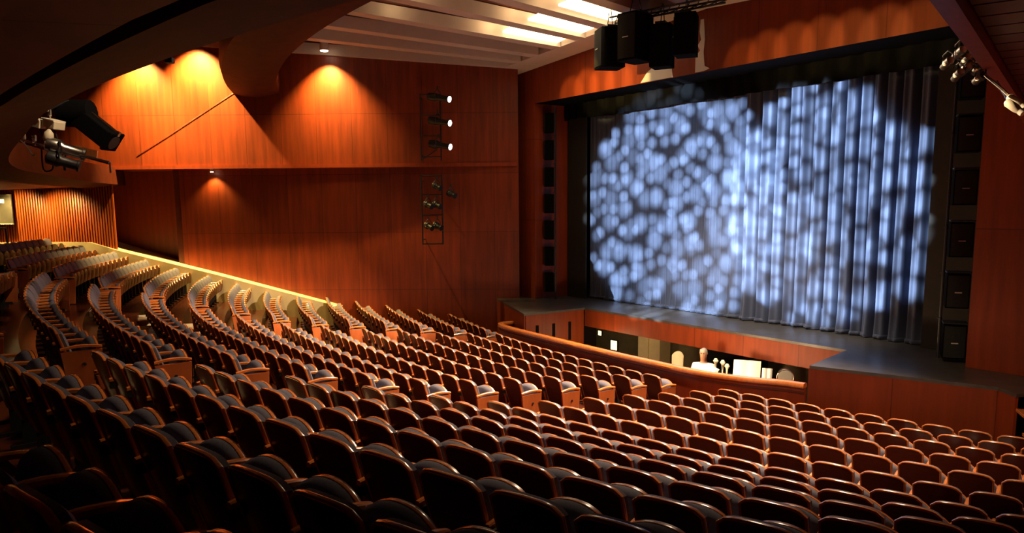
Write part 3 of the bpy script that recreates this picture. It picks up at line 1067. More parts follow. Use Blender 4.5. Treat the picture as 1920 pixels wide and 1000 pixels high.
# black covered bundles standing at the wall end of a few rows
for k, lab in ((7, 'lumpy black bundle on the floor by the cream kerb, furthest from the stage'), (6, 'lumpy black bundle on the floor by the cream kerb, middle one of three'), (5, 'lumpy black bundle on the floor by the cream kerb, closest to the stage')):
    R = RL + k - 0.9
    p = -0.207 - PITCH * (NL[k] - 0.6) / (RL + k)
    def lump(u, v, k=k):
        a, b_ = u * 2 * PI, v * PI
        r = 0.30 + 0.10 * noise.noise(Vector((math.cos(a) * 1.7 + k, math.sin(a) * 1.7, b_ * 1.6)))
        return (r * 1.1 * math.cos(a) * math.sin(b_), r * 0.8 * math.sin(a) * math.sin(b_), 0.27 + r * 0.9 * math.cos(b_))
    mb = MB()
    mb.grid(lump, 20, 12)
    tag(mb.build('black_bundle', M['black'], loc=ring_pt(R, p, ROWZ[k]), rot=(0, 0, p), smooth=True), lab, 'bag', 'black bundles by the kerb')

# cream step edges in the two aisles
def aisle_step(R, phi, z, w, label, d=0.38):
    mb = MB()
    mb.box((0, 0, -0.06), (w, d, 0.12))
    o = mb.build('aisle_step', M['tread'], loc=ring_pt(R, phi, z), rot=(0, 0, phi), bevel=0.006)
    tag(o, label, 'step', 'cream aisle steps')
for k in range(4, 14):
    R = RL + k
    a = (FA[k] - 0.55 / R)
    aisle_step(R - 0.05, a, ROWZ[k + 1] - 0.03, 1.2, 'cream step by the wall block, at the %s row from the pit' % ORD[k])
for k in range(6, 13):
    R = RL + k
    a = (MN[k] + RS[k]) / 2
    aisle_step(R + 0.0, a, ROWZ[k + 1] - 0.04, 1.15, 'cream step by the block nearest the camera, at the %s row from the pit' % ORD[k])

# ------------------------------------------------------------------ stage lights
def spot_fixture(name, loc, aim, label, group, L=0.62, r=0.085, lit=False, metal='black_metal', yoke_up=Vector((0, 0, 1))):
    e = empty(name, loc)
    tag(e, label, 'stage light', group)
    rot = look_rot(Vector(aim) - Vector(loc))
    rz = rot @ Matrix.Rotation(-PI / 2, 3, 'X')     # local +Z -> aim
    mb = MB()
    mb.lathe([(r * 0.55, -L * 0.5), (r * 1.25, -L * 0.44), (r * 1.35, -L * 0.12), (r * 0.95, -L * 0.02), (r * 0.92, L * 0.42), (r * 1.12, L * 0.44), (r * 1.12, L * 0.5)], 16, (0, 0, 0), rz)
    bd = mb.build('body', M[metal], e, smooth=True)
    mb = MB()
    mb.lathe([(r * 1.0, L * 0.502), (r * 0.9, L * 0.508)], 16, (0, 0, 0), rz)
    mb.build('lens', M['lens_on'] if lit else M['black_metal'], bd)
    side = rot @ Vector((1, 0, 0))
    mb = MB()
    c = rot @ Vector((0, -L * 0.05, 0))
    top = c + yoke_up * (r * 2.6)
    mb.tube([c + side * r * 1.45, c + side * r * 1.5 + yoke_up * r * 1.6, top + side * r * 0.3, top - side * r * 0.3, c - side * r * 1.5 + yoke_up * r * 1.6, c - side * r * 1.45], 0.013, 6)
    mb.tube([top, top + yoke_up * 0.1], 0.022, 6)
    yk = mb.build('yoke', M['black_metal'], e)
    for sx in (-1, 1):
        mb = MB()
        mb.box(rot @ Vector((sx * r * 1.4, -L * 0.08, 0)), (0.03, 0.05, 0.05), rot)
        mb.build('knob', M['steel'], yk)
    return e

# wall ladder above the ledge with three lit lanterns
lad = empty('light_ladder', wallp(-2.0, 0.35, LEDGE))
tag(lad, 'black pipe ladder on the upper wall carrying three lit lanterns', 'light rig')
mb = MB()
q = lambda s, d, z: wallp(s, d, z) - Vector(lad.location)
for s in (-2.35, -1.72):
    mb.tube([q(s, 0.55, 5.92), q(s, 0.55, 8.0)], 0.022, 8)
for z in (6.05, 6.7, 7.35, 7.98):
    mb.tube([q(-2.35, 0.55, z), q(-1.72, 0.55, z)], 0.018, 8)
for z in (6.1, 7.9):
    mb.tube([q(-2.35, 0.55, z), q(-2.35, 0.02, z)], 0.018, 8)
mb.tube([q(-2.35, 0.55, 5.95), q(-1.9, 0.05, 6.3)], 0.015, 6)
mb.build('frame', M['black_metal'], lad)
P1_AIM = Vector((2.35, -21.0, 4.1))
for k, z in enumerate((7.86, 7.13, 6.40)):
    a = wallp(-1.75, 0.7, z)
    spot_fixture('lantern', a, a + (WD * 1.0 + WN * 0.62 + Vector((0, 0, -0.22))), 'lit lantern with bright white lens on the wall ladder, %s one' % ('topmost', 'middle', 'lowest')[k], 'lit lanterns on the wall ladder', 0.85, 0.095, True)
lad2 = empty('light_ladder', wallp(-2.05, 0.35, 3.2))
tag(lad2, 'black rectangular pipe frame on the lower wall holding unlit lanterns', 'light rig')
mb = MB()
q = lambda s, d, z: wallp(s, d, z) - Vector(lad2.location)
for s in (-2.38, -1.72):
    mb.tube([q(s, 0.55, 3.25), q(s, 0.55, 5.5)], 0.026, 8)
for z in (3.27, 4.2, 4.85, 5.45):
    mb.tube([q(-2.38, 0.55, z), q(-1.72, 0.55, z)], 0.02, 8)
for z in (3.4, 5.3):
    mb.tube([q(-2.38, 0.55, z), q(-2.38, -0.25, z)], 0.018, 8)
mb.build('frame', M['black_metal'], lad2)
for s, z, lab in ((-2.15, 4.52, 'near the wall on the middle bar'), (-1.88, 4.52, 'at the stage end of the middle bar'), (-2.15, 3.84, 'near the wall on the lowest bar'),
                  (-1.86, 3.84, 'at the stage end of the lowest bar'), (-1.86, 5.1, 'alone on the top bar'), (-1.40, 4.86, 'standing off beside the frame')):
    a = wallp(s, 0.72, z)
    spot_fixture('lantern', a, a + (WD * 0.75 + WN * 0.6 + Vector((0, 0, -0.35))), 'unlit black lantern on the lower wall frame, ' + lab, 'unlit lanterns on the lower wall frame', 0.34, 0.085)

# rig under the mezzanine lip
RIGP = Vector((-1.9, -36.6, 5.75))
e = empty('moving_projector', (-1.95, -36.15, 6.02))
tag(e, 'big black projector tilted down under the mezzanine edge', 'stage light')
rot = rot_proj = look_rot(WD * 1.0 + Vector((0, 0, -0.78)) + Vector((0.12, -0.1, 0)))
mb = MB()
mb.box(rot @ Vector((0, 0.22, 0)), (0.34, 0.70, 0.32), rot)
mb.box(rot @ Vector((0, 0.58, 0)), (0.38, 0.06, 0.36), rot)
mb.build('body', M['black'], e, bevel=0.02)
mb = MB()
mb.box(rot @ Vector((0.0, 0.22, 0.18)), (0.05, 0.72, 0.03), rot)
mb.box(rot @ Vector((0.0, 0.60, 0.18)), (0.06, 0.05, 0.08), rot)
mb.build('rail', M['steel'], e)
mb = MB()
mb.lathe([(0.05, -0.32), (0.2, -0.3), (0.24, 0), (0.2, 0.25), (0.1, 0.3)], 14, rot @ Vector((0, -0.25, -0.02)), look_rot(Vector((-0.6, -0.8, -0.1))) @ Matrix.Rotation(-PI / 2, 3, 'X'))
mb.build('lamp_housing', M['black'], e, smooth=True)
mb = MB()
mb.tube([(0, 0, 0.1), (-0.1, -0.25, 0.34), (-0.1, -0.7, 0.1)], 0.025, 8)
mb.build('yoke', M['black_metal'], e)
mb = MB()
mb.lathe([(0.13, 0.0), (0.12, 0.01)], 16, rot @ Vector((0, 0.615, 0)), rot @ Matrix.Rotation(-PI / 2, 3, 'X'))
mb.build('lens', M['black_metal'], e)
# cluster of lanterns on a pipe
pipe_a, pipe_b = Vector((-2.231, -37.137, 5.691)), Vector((-0.881, -35.983, 5.258))
mb = MB()
mb.tube([pipe_a, pipe_b], 0.028, 8)
mb.tube([pipe_a, pipe_a + Vector((0.05, -0.5, 0.25))], 0.02, 8)
mb.tube([pipe_b + Vector((0, 0, 0.02)), pipe_b + Vector((0, 0, -0.16))], 0.014, 6)
tag(mb.build('light_pipe', M['steel']), 'bare metal pipe carrying the lanterns under the mezzanine edge', 'pipe')
ax = (pipe_b - pipe_a).normalized()
a = Vector((-1.442, -36.565, 5.499))
spot_fixture('lantern', a, a + ax + FWD * 0.6, 'shiny lantern with bright steel top on the pipe under the mezzanine', 'lanterns on the mezzanine pipe', 0.62, 0.10, False, 'steel', Vector((0, 0, -1)))
a = Vector((-1.323, -36.623, 5.291))
spot_fixture('lantern', a, a + ax + FWD * 0.55, 'dark lantern hanging lowest on the pipe under the mezzanine', 'lanterns on the mezzanine pipe', 0.52, 0.085, False, 'black_metal', Vector((0, 0, 1)))
for loc, w_, lab in (((-1.850, -36.874, 5.928), 0.16, 'small cream box clamped above the pipe under the mezzanine'), ((-1.712, -36.674, 5.917), 0.24, 'wide cream box with a bright top beside the small cream box')):
    e = empty('junction_box', loc)
    tag(e, lab, 'box', 'cream boxes on the mezzanine rig')
    mb = MB()
    mb.box((0, 0, 0), (w_, w_, 0.13), look_rot(ax))
    mb.build('case', M['ivory'], e, bevel=0.01)
    mb = MB()
    mb.box((0, 0, 0.075), (w_ * 1.08, w_ * 1.08, 0.025), look_rot(ax))
    mb.build('lid', M['paper'], e, bevel=0.005)
    mb = MB()
    mb.tube([(0, 0, -0.06), ax * 0.05 + Vector((0, 0, -0.24)), ax * 0.1 + Vector((0.02, 0, -0.30))], 0.012, 6)
    mb.build('cable', M['black_metal'], e)
e = empty('lamp_cap', Vector((-1.505, -36.784, 5.704)))
tag(e, 'rounded cream lamp end on the pipe below the cream boxes', 'stage light')
mb = MB()
mb.lathe([(0.02, 0.12), (0.07, 0.06), (0.085, -0.03), (0.06, -0.09)], 14, (0, 0, 0), look_rot(ax))
mb.build('cap', M['ivory'], e, smooth=True)
e = empty('shutter_plate', Vector((-1.349, -36.264, 5.441)))
tag(e, 'orange brown rectangular colour frame on the pipe end', 'stage light')
mb = MB()
mb.box((0, 0, 0), (0.02, 0.44, 0.17), look_rot(ax))
mb.build('frame', M['rim_wood'], e)
for pts_, lab in (([Vector((-2.007, -37.171, 5.673)), Vector((-1.917, -37.071, 5.548)), Vector((-1.863, -37.022, 5.432)), Vector((-1.830, -36.980, 5.405))], 'thin pale cable hanging at the end of the mezzanine rig'),
                  ([Vector((-1.663, -36.889, 5.503)), Vector((-1.605, -36.890, 5.167)), Vector((-1.524, -36.772, 5.166)), Vector((-1.532, -36.743, 5.325))], 'thin dark cable looping below the mezzanine rig')):
    mb = MB()
    mb.tube(smooth_path([tuple(p) for p in pts_], 5), 0.014, 6)
    tag(mb.build('cable', M['steel'] if 'pale' in lab else M['black_metal']), lab, 'cable')
for loc, where in (((-1.778, -36.725, 6.096), 'above the cream boxes'), ((-1.976, -37.116, 5.708), 'at the pipe end'), ((-1.871, -36.971, 5.671), 'beside the lamp end')):
    e = empty('clamp', loc)
    tag(e, 'metal hook clamp of the mezzanine rig, ' + where, 'clamp', 'clamps of the mezzanine rig')
    mb = MB()
    mb.tube([(0, 0, -0.09), (0.05, 0.02, -0.02), (0.04, 0.02, 0.06), (-0.04, -0.02, 0.06)], 0.02, 6)
    mb.build('hook', M['steel'], e)
    mb = MB()
    mb.lathe([(0.03, -0.03), (0.03, 0.03)], 8, (-0.05, 0.0, 0.0))
    mb.build('bolt', M['steel'], e)

# rig at the near side
a, b = Vector((9.320, -29.214, 6.109)), Vector((9.818, -28.659, 5.421))
e = empty('light_rail', a)
tag(e, 'slanting pale pipe of the lantern rig beside the near stage edge', 'pipe')
mb = MB()
mb.tube([Vector((9.696, -29.283, 5.791)) - a, Vector((9.817, -29.143, 5.638)) - a, Vector((9.884, -29.071, 5.540)) - a], 0.016, 6)
mb.tube([Vector((9.745, -29.135, 5.732)) - a, Vector((9.814, -29.071, 5.591)) - a, Vector((9.850, -29.043, 5.493)) - a], 0.014, 6)
mb.build('pipe', M['steel'], e)
for c, lab, mt in (((9.416, -29.478, 5.930), 'furthest into the stage opening', 'ivory'), ((9.475, -29.364, 6.038), 'topmost curved one', 'steel'), ((9.524, -29.311, 5.961), 'bright in the middle', 'ivory'), ((9.563, -29.237, 6.025), 'bright by the ledge edge', 'ivory'),
                        ((9.492, -29.398, 5.809), 'lowest one over the loudspeakers', 'ivory'), ((9.531, -29.324, 5.873), 'small round one', 'ivory'), ((9.623, -29.214, 5.774), 'large under the ledge', 'ivory'), ((9.629, -29.163, 5.937), 'touching the ledge', 'steel'), ((9.606, -29.214, 5.872), 'short copper one', 'brass')):
    e = empty('small_lantern', c)
    tag(e, 'gleaming lantern in the cluster by the near stage edge, ' + lab, 'stage light', 'small lanterns by the near stage edge')
    d = Vector((-0.75 + random.uniform(-.2, .2), 0.6, -0.4))
    rz = look_rot(d) @ Matrix.Rotation(-PI / 2, 3, 'X')
    mb = MB()
    mb.lathe([(0.018, -0.07), (0.04, -0.06), (0.045, -0.01), (0.035, 0.0), (0.038, 0.09)], 12, (0, 0, 0), rz)
    mb.build('body', M['black_metal'], e, smooth=True)
    mb = MB()
    mb.lathe([(0.040, 0.0), (0.048, 0.012), (0.040, 0.03)], 12, (0, 0, 0), look_rot((-0.3, -0.6, 0.5)) @ Matrix.Rotation(-PI / 2, 3, 'X'))
    mb.build('collar', M[mt], e, smooth=True)
    mb = MB()
    mb.tube([(0.05, 0, 0), (0.05, 0, 0.08), (0, 0, 0.12), (-0.05, 0, 0.08), (-0.05, 0, 0)], 0.008, 6)
    mb.build('yoke', M['black_metal'], e)
for loc, lab in (((9.953, -29.157, 5.506), 'upper'), ((10.045, -29.402, 5.430), 'lower')):
    e = empty('flood_lamp', loc)
    tag(e, 'short cream lamp at the pipe end under the ledge, %s of the two' % lab, 'stage light', 'cream lamps at the pipe end')
    rz = look_rot(Vector((10.061, -29.207, 5.398)) - Vector((9.920, -29.206, 5.507))) @ Matrix.Rotation(-PI / 2, 3, 'X')
    mb = MB()
    mb.lathe([(0.025, -0.09), (0.04, -0.07), (0.042, 0.03), (0.03, 0.08)], 12, (0, 0, 0), rz)
    mb.build('body', M['ivory'], e, smooth=True)
    mb = MB()
    mb.lathe([(0.035, 0.08), (0.035, 0.12)], 12, (0, 0, 0), rz)
    mb.build('bulb_end', M['paper'], e, smooth=True)
e = empty('rig_arm', Vector((9.577, -29.061, 5.933)))
tag(e, 'dark angled bracket holding the lantern cluster to the ledge', 'bracket')
mb = MB()
o_ = Vector((9.577, -29.061, 5.933))
mb.tube([Vector((9.379, -29.330, 6.018)) - o_, Vector((9.596, -29.041, 5.905)) - o_, Vector((9.613, -28.997, 5.976)) - o_], 0.02, 6)
mb.tube([Vector((9.445, -29.276, 5.852)) - o_, Vector((9.584, -29.066, 5.877)) - o_], 0.018, 6)
mb.build('arm', M['black_metal'], e)

# downlights in the ceiling, small flood and cable on the wall
def downlight(loc, label, energy, angle, target, blend=0.35, col=AMBER, r=0.12):
    e = empty('downlight', loc)
    tag(e, label, 'ceiling light', 'round ceiling downlights')
    mb = MB()
    mb.lathe([(r * 1.15, 0.0), (r * 1.15, 0.22), (r * 0.9, 0.24)], 18)
    hs = mb.build('housing', M['white'], e, smooth=True)
    mb = MB()
    mb.lathe([(r, -0.012), (r * 0.9, -0.03)], 18)
    mb.build('lamp', M['lamp_on'], hs, smooth=True)
    light('downlight_lamp', 'SPOT', Vector(loc) + Vector((0, 0, -0.05)), energy, col, target, 0.05, angle, blend)
    return e
downlight(wallp(-5.32, 0.55, 9.35), 'bright round downlight at the ceiling edge close to the house wall', 3600, 100, wallp(-5.3, 0.0, 6.9), 1.0)
downlight(wallp(-5.3, 3.0, 9.55) , 'bright round downlight between the first white ceiling beams from the wall', 400, 90, wallp(-5.3, 3.4, 0.0))
downlight(wallp(-4.6, 4.6, 9.75), 'small round downlight half hidden beside the curved ceiling bridge', 60, 90, wallp(-5.0, 4.6, 0.0), r=0.07)
downlight(wallp(-9.35, -0.17, LEDGE - 0.17), 'tiny round downlight under the wall ledge', 170, 104, wallp(-9.35, -0.4, 3.6), 0.7, r=0.05)
# lanterns hidden behind the bridge that wash the upper wall
for s, en_, z in ((-9.55, 8500, 9.9), (-11.4, 5000, 9.6)):
    e = empty('wall_washer', wallp(s, 0.7, z))
    tag(e, 'wall washer lamp %s behind the curved ceiling bridge' % ('close' if s > -10 else 'further back'), 'ceiling light', 'wall washers behind the bridge')
    mb = MB()
    mb.lathe([(0.13, 0.02), (0.13, 0.2), (0.08, 0.22)], 14)
    mb.build('housing', M['black_metal'], e, smooth=True)
    light('wall_washer_lamp', 'SPOT', wallp(s, 0.7, z - 0.05), en_, AMBER, wallp(s, 0.0, 7.2), 0.06, 96, 1.0)
e = empty('small_floodlight', Vector((3.229, -35.779, 6.307)))
tag(e, 'small floodlight fixed under the mezzanine edge in front of the amber wall', 'stage light')
mb = MB()
mb.box((0, 0, 0), (0.10, 0.09, 0.07), look_rot(WD))
mb.build('body', M['black_metal'], e, bevel=0.008)
mb = MB()
mb.tube([(0, 0, 0.03), (-0.03, -0.03, 0.10)], 0.012, 6)
mb.build('bracket', M['steel'], e)
e = empty('wall_camera', Vector((-13.874, -28.544, 9.228)))
tag(e, 'small grey boxed floodlight on the curved bridge end by the wall', 'stage light')
mb = MB()
mb.box((0, 0, 0), (0.32, 0.24, 0.26), look_rot(WD))
mb.build('body', M['grille'], e, bevel=0.02)
mb = MB()
mb.tube([(0, 0, 0), -WD * 0.35 + Vector((0, 0, -0.1))], 0.03, 6)
mb.build('bracket', M['black_metal'], e)
mb = MB()
mb.tube([wallp(-8.4, 0.012, 8.17), wallp(-10.6, 0.012, 6.84), wallp(-11.7, 0.012, 6.2)], 0.006, 6)
tag(mb.build('wall_cable', M['dark_wood']), 'thin dark cable running diagonally down the amber wall', 'cable')

# coffer light panels between the ceiling fins
CP = [(-4.15, -24.1), (-3.0, -24.05), (-1.95, -24.05)]
for k in range(3):
    i = 4 + k
    x0, y0, x1, y1 = FINS[i - 1]
    X0, Y0, X1, Y1 = FINS[i]
    a = (Vector((x1, y1, 0)) + Vector((X1, Y1, 0))) / 2
    b = (Vector((x0, y0, 0)) + Vector((X0, Y0, 0))) / 2
    d = (b - a).normalized()
    p0, p1 = a + d * 0.25, a + d * 1.9
    hw = Vector((d.y, -d.x, 0)) * 0.33
    mb = MB()
    V = []
    for p in (p0, p1):
        z = ceil_z(p.x, p.y) + 0.05
        V += [p - hw + Vector((0, 0, z)), p + hw + Vector((0, 0, z)), p + hw + Vector((0, 0, z + 0.05)), p - hw + Vector((0, 0, z + 0.05))]
    mb.add(V, [(0, 1, 5, 4), (1, 2, 6, 5), (2, 3, 7, 6), (3, 0, 4, 7), (0, 3, 2, 1), (4, 5, 6, 7)])
    o = mb.build('coffer_light', M['tube_on'])
    tag(o, 'glowing light panel between white ceiling beams, %s from the house wall' % ORD[k], 'ceiling light', 'glowing panels between the ceiling beams')
    for t, en_ in ((2.3, 9), (5.0, 5)):
        p = a + d * t
        light('coffer_lamp', 'POINT', (p.x, p.y, ceil_z(p.x, p.y) + 0.16), en_, (1, 0.72, 0.36), None, 0.05)
p = wallp(-3.6, 1.2, 0)
light('coffer_lamp', 'POINT', (p.x, p.y, ceil_z(p.x, p.y) + 0.16), 7, (1, 0.72, 0.36), None, 0.05)

# back wall fittings: light wash on the slats, booth panel, handrail
for s in (-14.2, -15.6, -17.0):
    light('slat_wash', 'SPOT', wallp(s, 0.9, 4.8), 230, AMBER, wallp(s, 0.0, 4.1), 0.05, 120, 0.7)
e = empty('booth_panel', wallp(-16.4, 0.25, 4.5))
tag(e, 'grey panel with a bright lit strip on the slatted back wall', 'panel')
rm = Matrix.Rotation(W_ANG, 3, 'Z')
mb = MB()
mb.box((0, 0, 0), (1.25, 0.06, 0.95), rm)
bd = mb.build('board', M['board_grey'], e, bevel=0.01)
mb = MB()
mb.box(WN * 0.05 + WD * 0.10 + Vector((0, 0, 0.27)), (0.6, 0.03, 0.12), rm)
mb.build('lit_strip', M['glow_on'], bd)
mb = MB()
mb.box(WN * 0.06 + Vector((0, 0, -0.47)), (1.3, 0.08, 0.03), rm)
mb.box(WN * 0.06 + Vector((0, 0, 0.47)), (1.3, 0.08, 0.02), rm)
mb.build('edge_trim', M['ivory'], e)
e = empty('handrail', wallp(-16.0, 0.9, 3.1))
tag(e, 'black tube handrail in front of the slatted back wall', 'rail')
mb = MB()
q0 = Vector((0, 0, 0))
mb.tube(smooth_path([tuple(WD * -1.2 + Vector((0, 0, 0.8))), tuple(WD * 0.25 + Vector((0, 0, 0.8))), tuple(WD * 0.36 + Vector((0, 0, 0.72))), tuple(WD * 0.38 + Vector((0, 0, 0.0)))], 5), 0.03, 8)
mb.build('tube', M['black_metal'], e)

# ------------------------------------------------------------------ inside the pit
def lit_box(x, z, w, h, label):  # pane emits in place of light falling on a pale sheet
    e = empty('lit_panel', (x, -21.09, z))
    tag(e, label, 'lamp', 'panels with added glow on the pit wall')
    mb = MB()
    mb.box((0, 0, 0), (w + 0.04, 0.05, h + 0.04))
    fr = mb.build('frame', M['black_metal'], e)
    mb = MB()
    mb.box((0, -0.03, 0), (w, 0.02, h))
    mb.build('glow_pane', M['glow_on'], fr)
lit_box(-5.75, 0.27, 0.14, 0.15, 'small square panel with added glow high on the pit wall')
lit_box(-5.05, -0.04, 0.28, 0.30, 'larger panel with added glow low on the pit wall')
mb = MB()
mb.box((-3.15, -21.4, -0.2), (0.42, 0.5, 2.5))
mb.box((-2.72, -21.38, -0.2), (0.44, 0.44, 2.5))
struct(mb.build('trim_30', M['cream']))
light('pit_lamp', 'POINT', (0.4, -24.9, 0.6), 120, (1, 0.72, 0.36), None, 0.15)
light('pit_lamp', 'POINT', (2.0, -24.8, 0.6), 150, (1, 0.74, 0.4), None, 0.15)
light('pit_lamp', 'POINT', (-3.2, -23.4, 0.55), 30, (1, 0.72, 0.36), None, 0.1)

def music_stand(x, y, z, w, h, label, rz, wavy=0.0):
    e = empty('music_stand', (x, y, -1.0), rz)
    tag(e, label, 'music stand', 'music stands in the pit')
    mb = MB()
    mb.tube([(0, 0, 0.05), (0, 0, z + 1.0)], 0.015, 8)
    for k in range(3):
        mb.tube([(0, 0, 0.2), (0.28 * math.cos(k * 2.1), 0.28 * math.sin(k * 2.1), 0.01)], 0.012, 6)
    mb.build('stem', M['black_metal'], e)
    mb = MB()
    mb.box((0, 0.02, z + 1.0), (w, 0.02, h), Matrix.Rotation(-0.3, 3, 'X'))
    dk = mb.build('desk', M['black_metal'], e)
    mb = MB()
    rt = Matrix.Rotation(-0.3, 3, 'X')
    mb.grid(lambda u, v: tuple(rt @ Vector(((u - 0.5) * w * 1.02, -0.02 - 0.03 * abs(math.sin(u * 2 * PI)), (v - 0.5) * h)) + Vector((0, 0.02, z + 1.0))), 12, 2)
    mb.build('sheet_music', M['paper'], dk, smooth=True)
music_stand(2.15, -23.45, 0.52, 0.60, 0.74, 'music stand with tall bright white sheets in the pit', 0.55)
music_stand(2.60, -23.30, 0.46, 0.22, 0.60, 'narrow music stand with a bright sheet beside the tall sheets', 0.55)
# round drum
e = empty('drum', (2.95, -23.1, 0.62), 0.65)
tag(e, 'round silver-rimmed drum facing the house in the pit', 'drum')
rx = Matrix.Rotation(PI / 2, 3, 'X')
mb = MB()
mb.lathe([(0.17, -0.12), (0.18, -0.1), (0.18, 0.1), (0.17, 0.12)], 24, (0, 0, 0), rx)
sh = mb.build('shell', M['black_metal'], e, smooth=True)
mb = MB()
mb.lathe([(0.168, 0.125), (0.14, 0.13)], 24, (0, 0, 0), rx)
mb.build('head', M['drum_head'], sh)
mb = MB()
mb.tube([(0.18 * math.cos(a * PI / 12), -0.12, 0.18 * math.sin(a * PI / 12)) for a in range(25)], 0.014, 6)
mb.build('hoop', M['steel'], sh, smooth=True)
mb = MB()
for sx in (-0.2, 0.2):
    mb.tube([(sx * 0.7, 0, -0.14), (sx * 1.3, 0, -1.62)], 0.014, 6)
mb.build('stand', M['steel'], e)
# upholstered chair
e = empty('pit_chair', (-0.45, -23.0, -1.06), 0.5)
tag(e, 'cream backed chair with rounded top in the pit', 'chair')
mb = MB()
mb.grid(lambda u, v: ((u - 0.5) * 0.30, 0.05 - 0.05 * (2 * u - 1) ** 2, 1.26 + v * (0.46 - 0.10 * abs(2 * u - 1) ** 2.5)), 10, 4)
mb.grid(lambda u, v: ((u - 0.5) * 0.30, 0.10 - 0.05 * (2 * u - 1) ** 2, 1.26 + v * (0.46 - 0.10 * abs(2 * u - 1) ** 2.5)), 10, 4)
mb.build('backrest', M['cream'], e, smooth=True)
mb = MB()
mb.box((0, -0.18, 1.2), (0.48, 0.46, 0.08))
mb.build('seat', M['cloth'], e, bevel=0.02)
for sx in (-0.2, 0.2):
    for sy in (-0.36, 0.02):
        mb = MB()
        mb.tube([(sx, sy, 1.17), (sx * 1.1, sy, 0.02)], 0.014, 6)
        mb.build('leg', M['black_metal'], e)
# dark upright piano behind the player
e = empty('piano', (0.75, -22.2, -1.0), 0.25)
tag(e, 'black upright piano behind the person in the pit', 'piano')
mb = MB()
mb.box((0, 0, 0.95), (1.6, 0.45, 1.9))
mb.box((0, -0.02, 1.93), (1.66, 0.52, 0.05))
mb.build('case', M['black'], e, bevel=0.01)
mb = MB()
mb.box((0, -0.34, 1.25), (1.5, 0.26, 0.06))
mb.build('keyboard', M['black_metal'], e, bevel=0.008)
# brass instrument and small white things in front of the player
e = empty('trumpet_stand', (1.36, -23.6, -1.0))
tag(e, 'small gleaming instruments upright on stands beside the person', 'instrument')
for k, (dx, h) in enumerate(((0.0, 1.84), (0.17, 1.82), (0.26, 1.74))):
    mb = MB()
    mb.lathe([(0.015, 0), (0.018, h - 0.25), (0.03, h - 0.12), (0.065, h - 0.06), (0.03, h)], 10, (dx, 0.05 * k, 0.0))
    mb.build('instrument', M['ivory'], e, smooth=True)
e = empty('cloth_bundle', (1.45, -23.95, 0.62))
tag(e, 'crumpled white cloth bundle on top of the pit desk', 'cloth')
mb = MB()
def blob(u, v):
    a, b_ = u * 2 * PI, v * PI
    r = 0.16 + 0.05 * noise.noise(Vector((math.cos(a) * 2, math.sin(a) * 2, b_ * 2)))
    return (r * 1.5 * math.cos(a) * math.sin(b_), r * math.sin(a) * math.sin(b_), r * 0.75 * math.cos(b_))
mb.grid(blob, 20, 10)
mb.build('cloth', M['paper'], e, smooth=True)
mb = MB()
mb.box((0, 0, -0.17), (0.7, 0.4, 0.06))
for sx in (-0.3, 0.3):
    mb.box((sx, 0, -0.91), (0.05, 0.3, 1.42))
d_ = mb.build('pit_desk', M['black_metal'], loc=(1.45, -23.95, 0.62 + 0.03))
tag(d_, 'dark desk beside the person in the pit', 'desk')

# person in a white shirt, turned half away, standing in the pit
def skin_obj(name, chains, mat, parent, sub=2):
    """chains: list of lists of (pos, radius); first vertex of the first chain is the root"""
    V, E, Rr = [], [], []
    keyed = {}
    for ch in chains:
        prev = None
        for p, r in ch:
            kk = tuple(round(c, 4) for c in p)
            if kk in keyed:
                i = keyed[kk]
            else:
                i = len(V)
                keyed[kk] = i
                V.append(p)
                Rr.append(r)
            if prev is not None:
                E.append((prev, i))
            prev = i
    me = D.meshes.new(name)
    me.from_pydata(V, E, [])
    o = D.objects.new(name, me)
    COL.objects.link(o)
    sm = o.modifiers.new('skin', 'SKIN')
    sm.use_smooth_shade = True
    for i, sv in enumerate(me.skin_vertices[0].data):
        r = Rr[i]
        sv.radius = r if isinstance(r, tuple) else (r, r)
        sv.use_root = (i == 0)
    ss = o.modifiers.new('sub', 'SUBSURF')
    ss.levels = ss.render_levels = sub
    me.materials.append(mat)
    o.parent = parent
    return o
per = empty('person', (0.76, -23.35, -0.92), 0.45)
mb = MB()
mb.box((0, 0, 0), (0.9, 0.9, 0.07))
tag(mb.build('podium', M['black'], loc=(0.76, -23.35, -0.96), rot=(0, 0, 0.45), bevel=0.01), 'low black podium under the person in the pit', 'podium')
tag(per, 'person in a white shirt with grey hair standing in the pit', 'person')
body = [[((0, 0, 0.98), (0.15, 0.11)), ((0, 0, 1.18), (0.15, 0.11)), ((0, 0, 1.42), (0.19, 0.12)), ((0, 0.0, 1.52), (0.11, 0.09)), ((0, -0.01, 1.58), (0.07, 0.07)), ((0, -0.03, 1.68), (0.085, 0.10)), ((0, -0.03, 1.78), (0.095, 0.11)), ((0, -0.025, 1.86), (0.065, 0.075))],
        [((0, 0, 1.42), (0.19, 0.12)), ((0.2, 0, 1.45), 0.07), ((0.27, -0.02, 1.20), 0.05), ((0.20, -0.22, 1.10), 0.036), ((0.13, -0.30, 1.12), (0.04, 0.02))],
        [((0, 0, 1.42), (0.19, 0.12)), ((-0.2, 0, 1.45), 0.07), ((-0.27, -0.02, 1.20), 0.05), ((-0.20, -0.22, 1.10), 0.036), ((-0.13, -0.30, 1.12), (0.04, 0.02))],
        [((0, 0, 0.98), (0.15, 0.11)), ((0.1, 0, 0.86), 0.09), ((0.11, -0.01, 0.48), 0.06), ((0.11, 0.02, 0.09), 0.045), ((0.11, -0.14, 0.04), (0.045, 0.03))],
        [((0, 0, 0.98), (0.15, 0.11)), ((-0.1, 0, 0.86), 0.09), ((-0.11, -0.01, 0.48), 0.06), ((-0.11, 0.02, 0.09), 0.045), ((-0.11, -0.14, 0.04), (0.045, 0.03))]]
skin_obj('body', body, M['skin'], per)
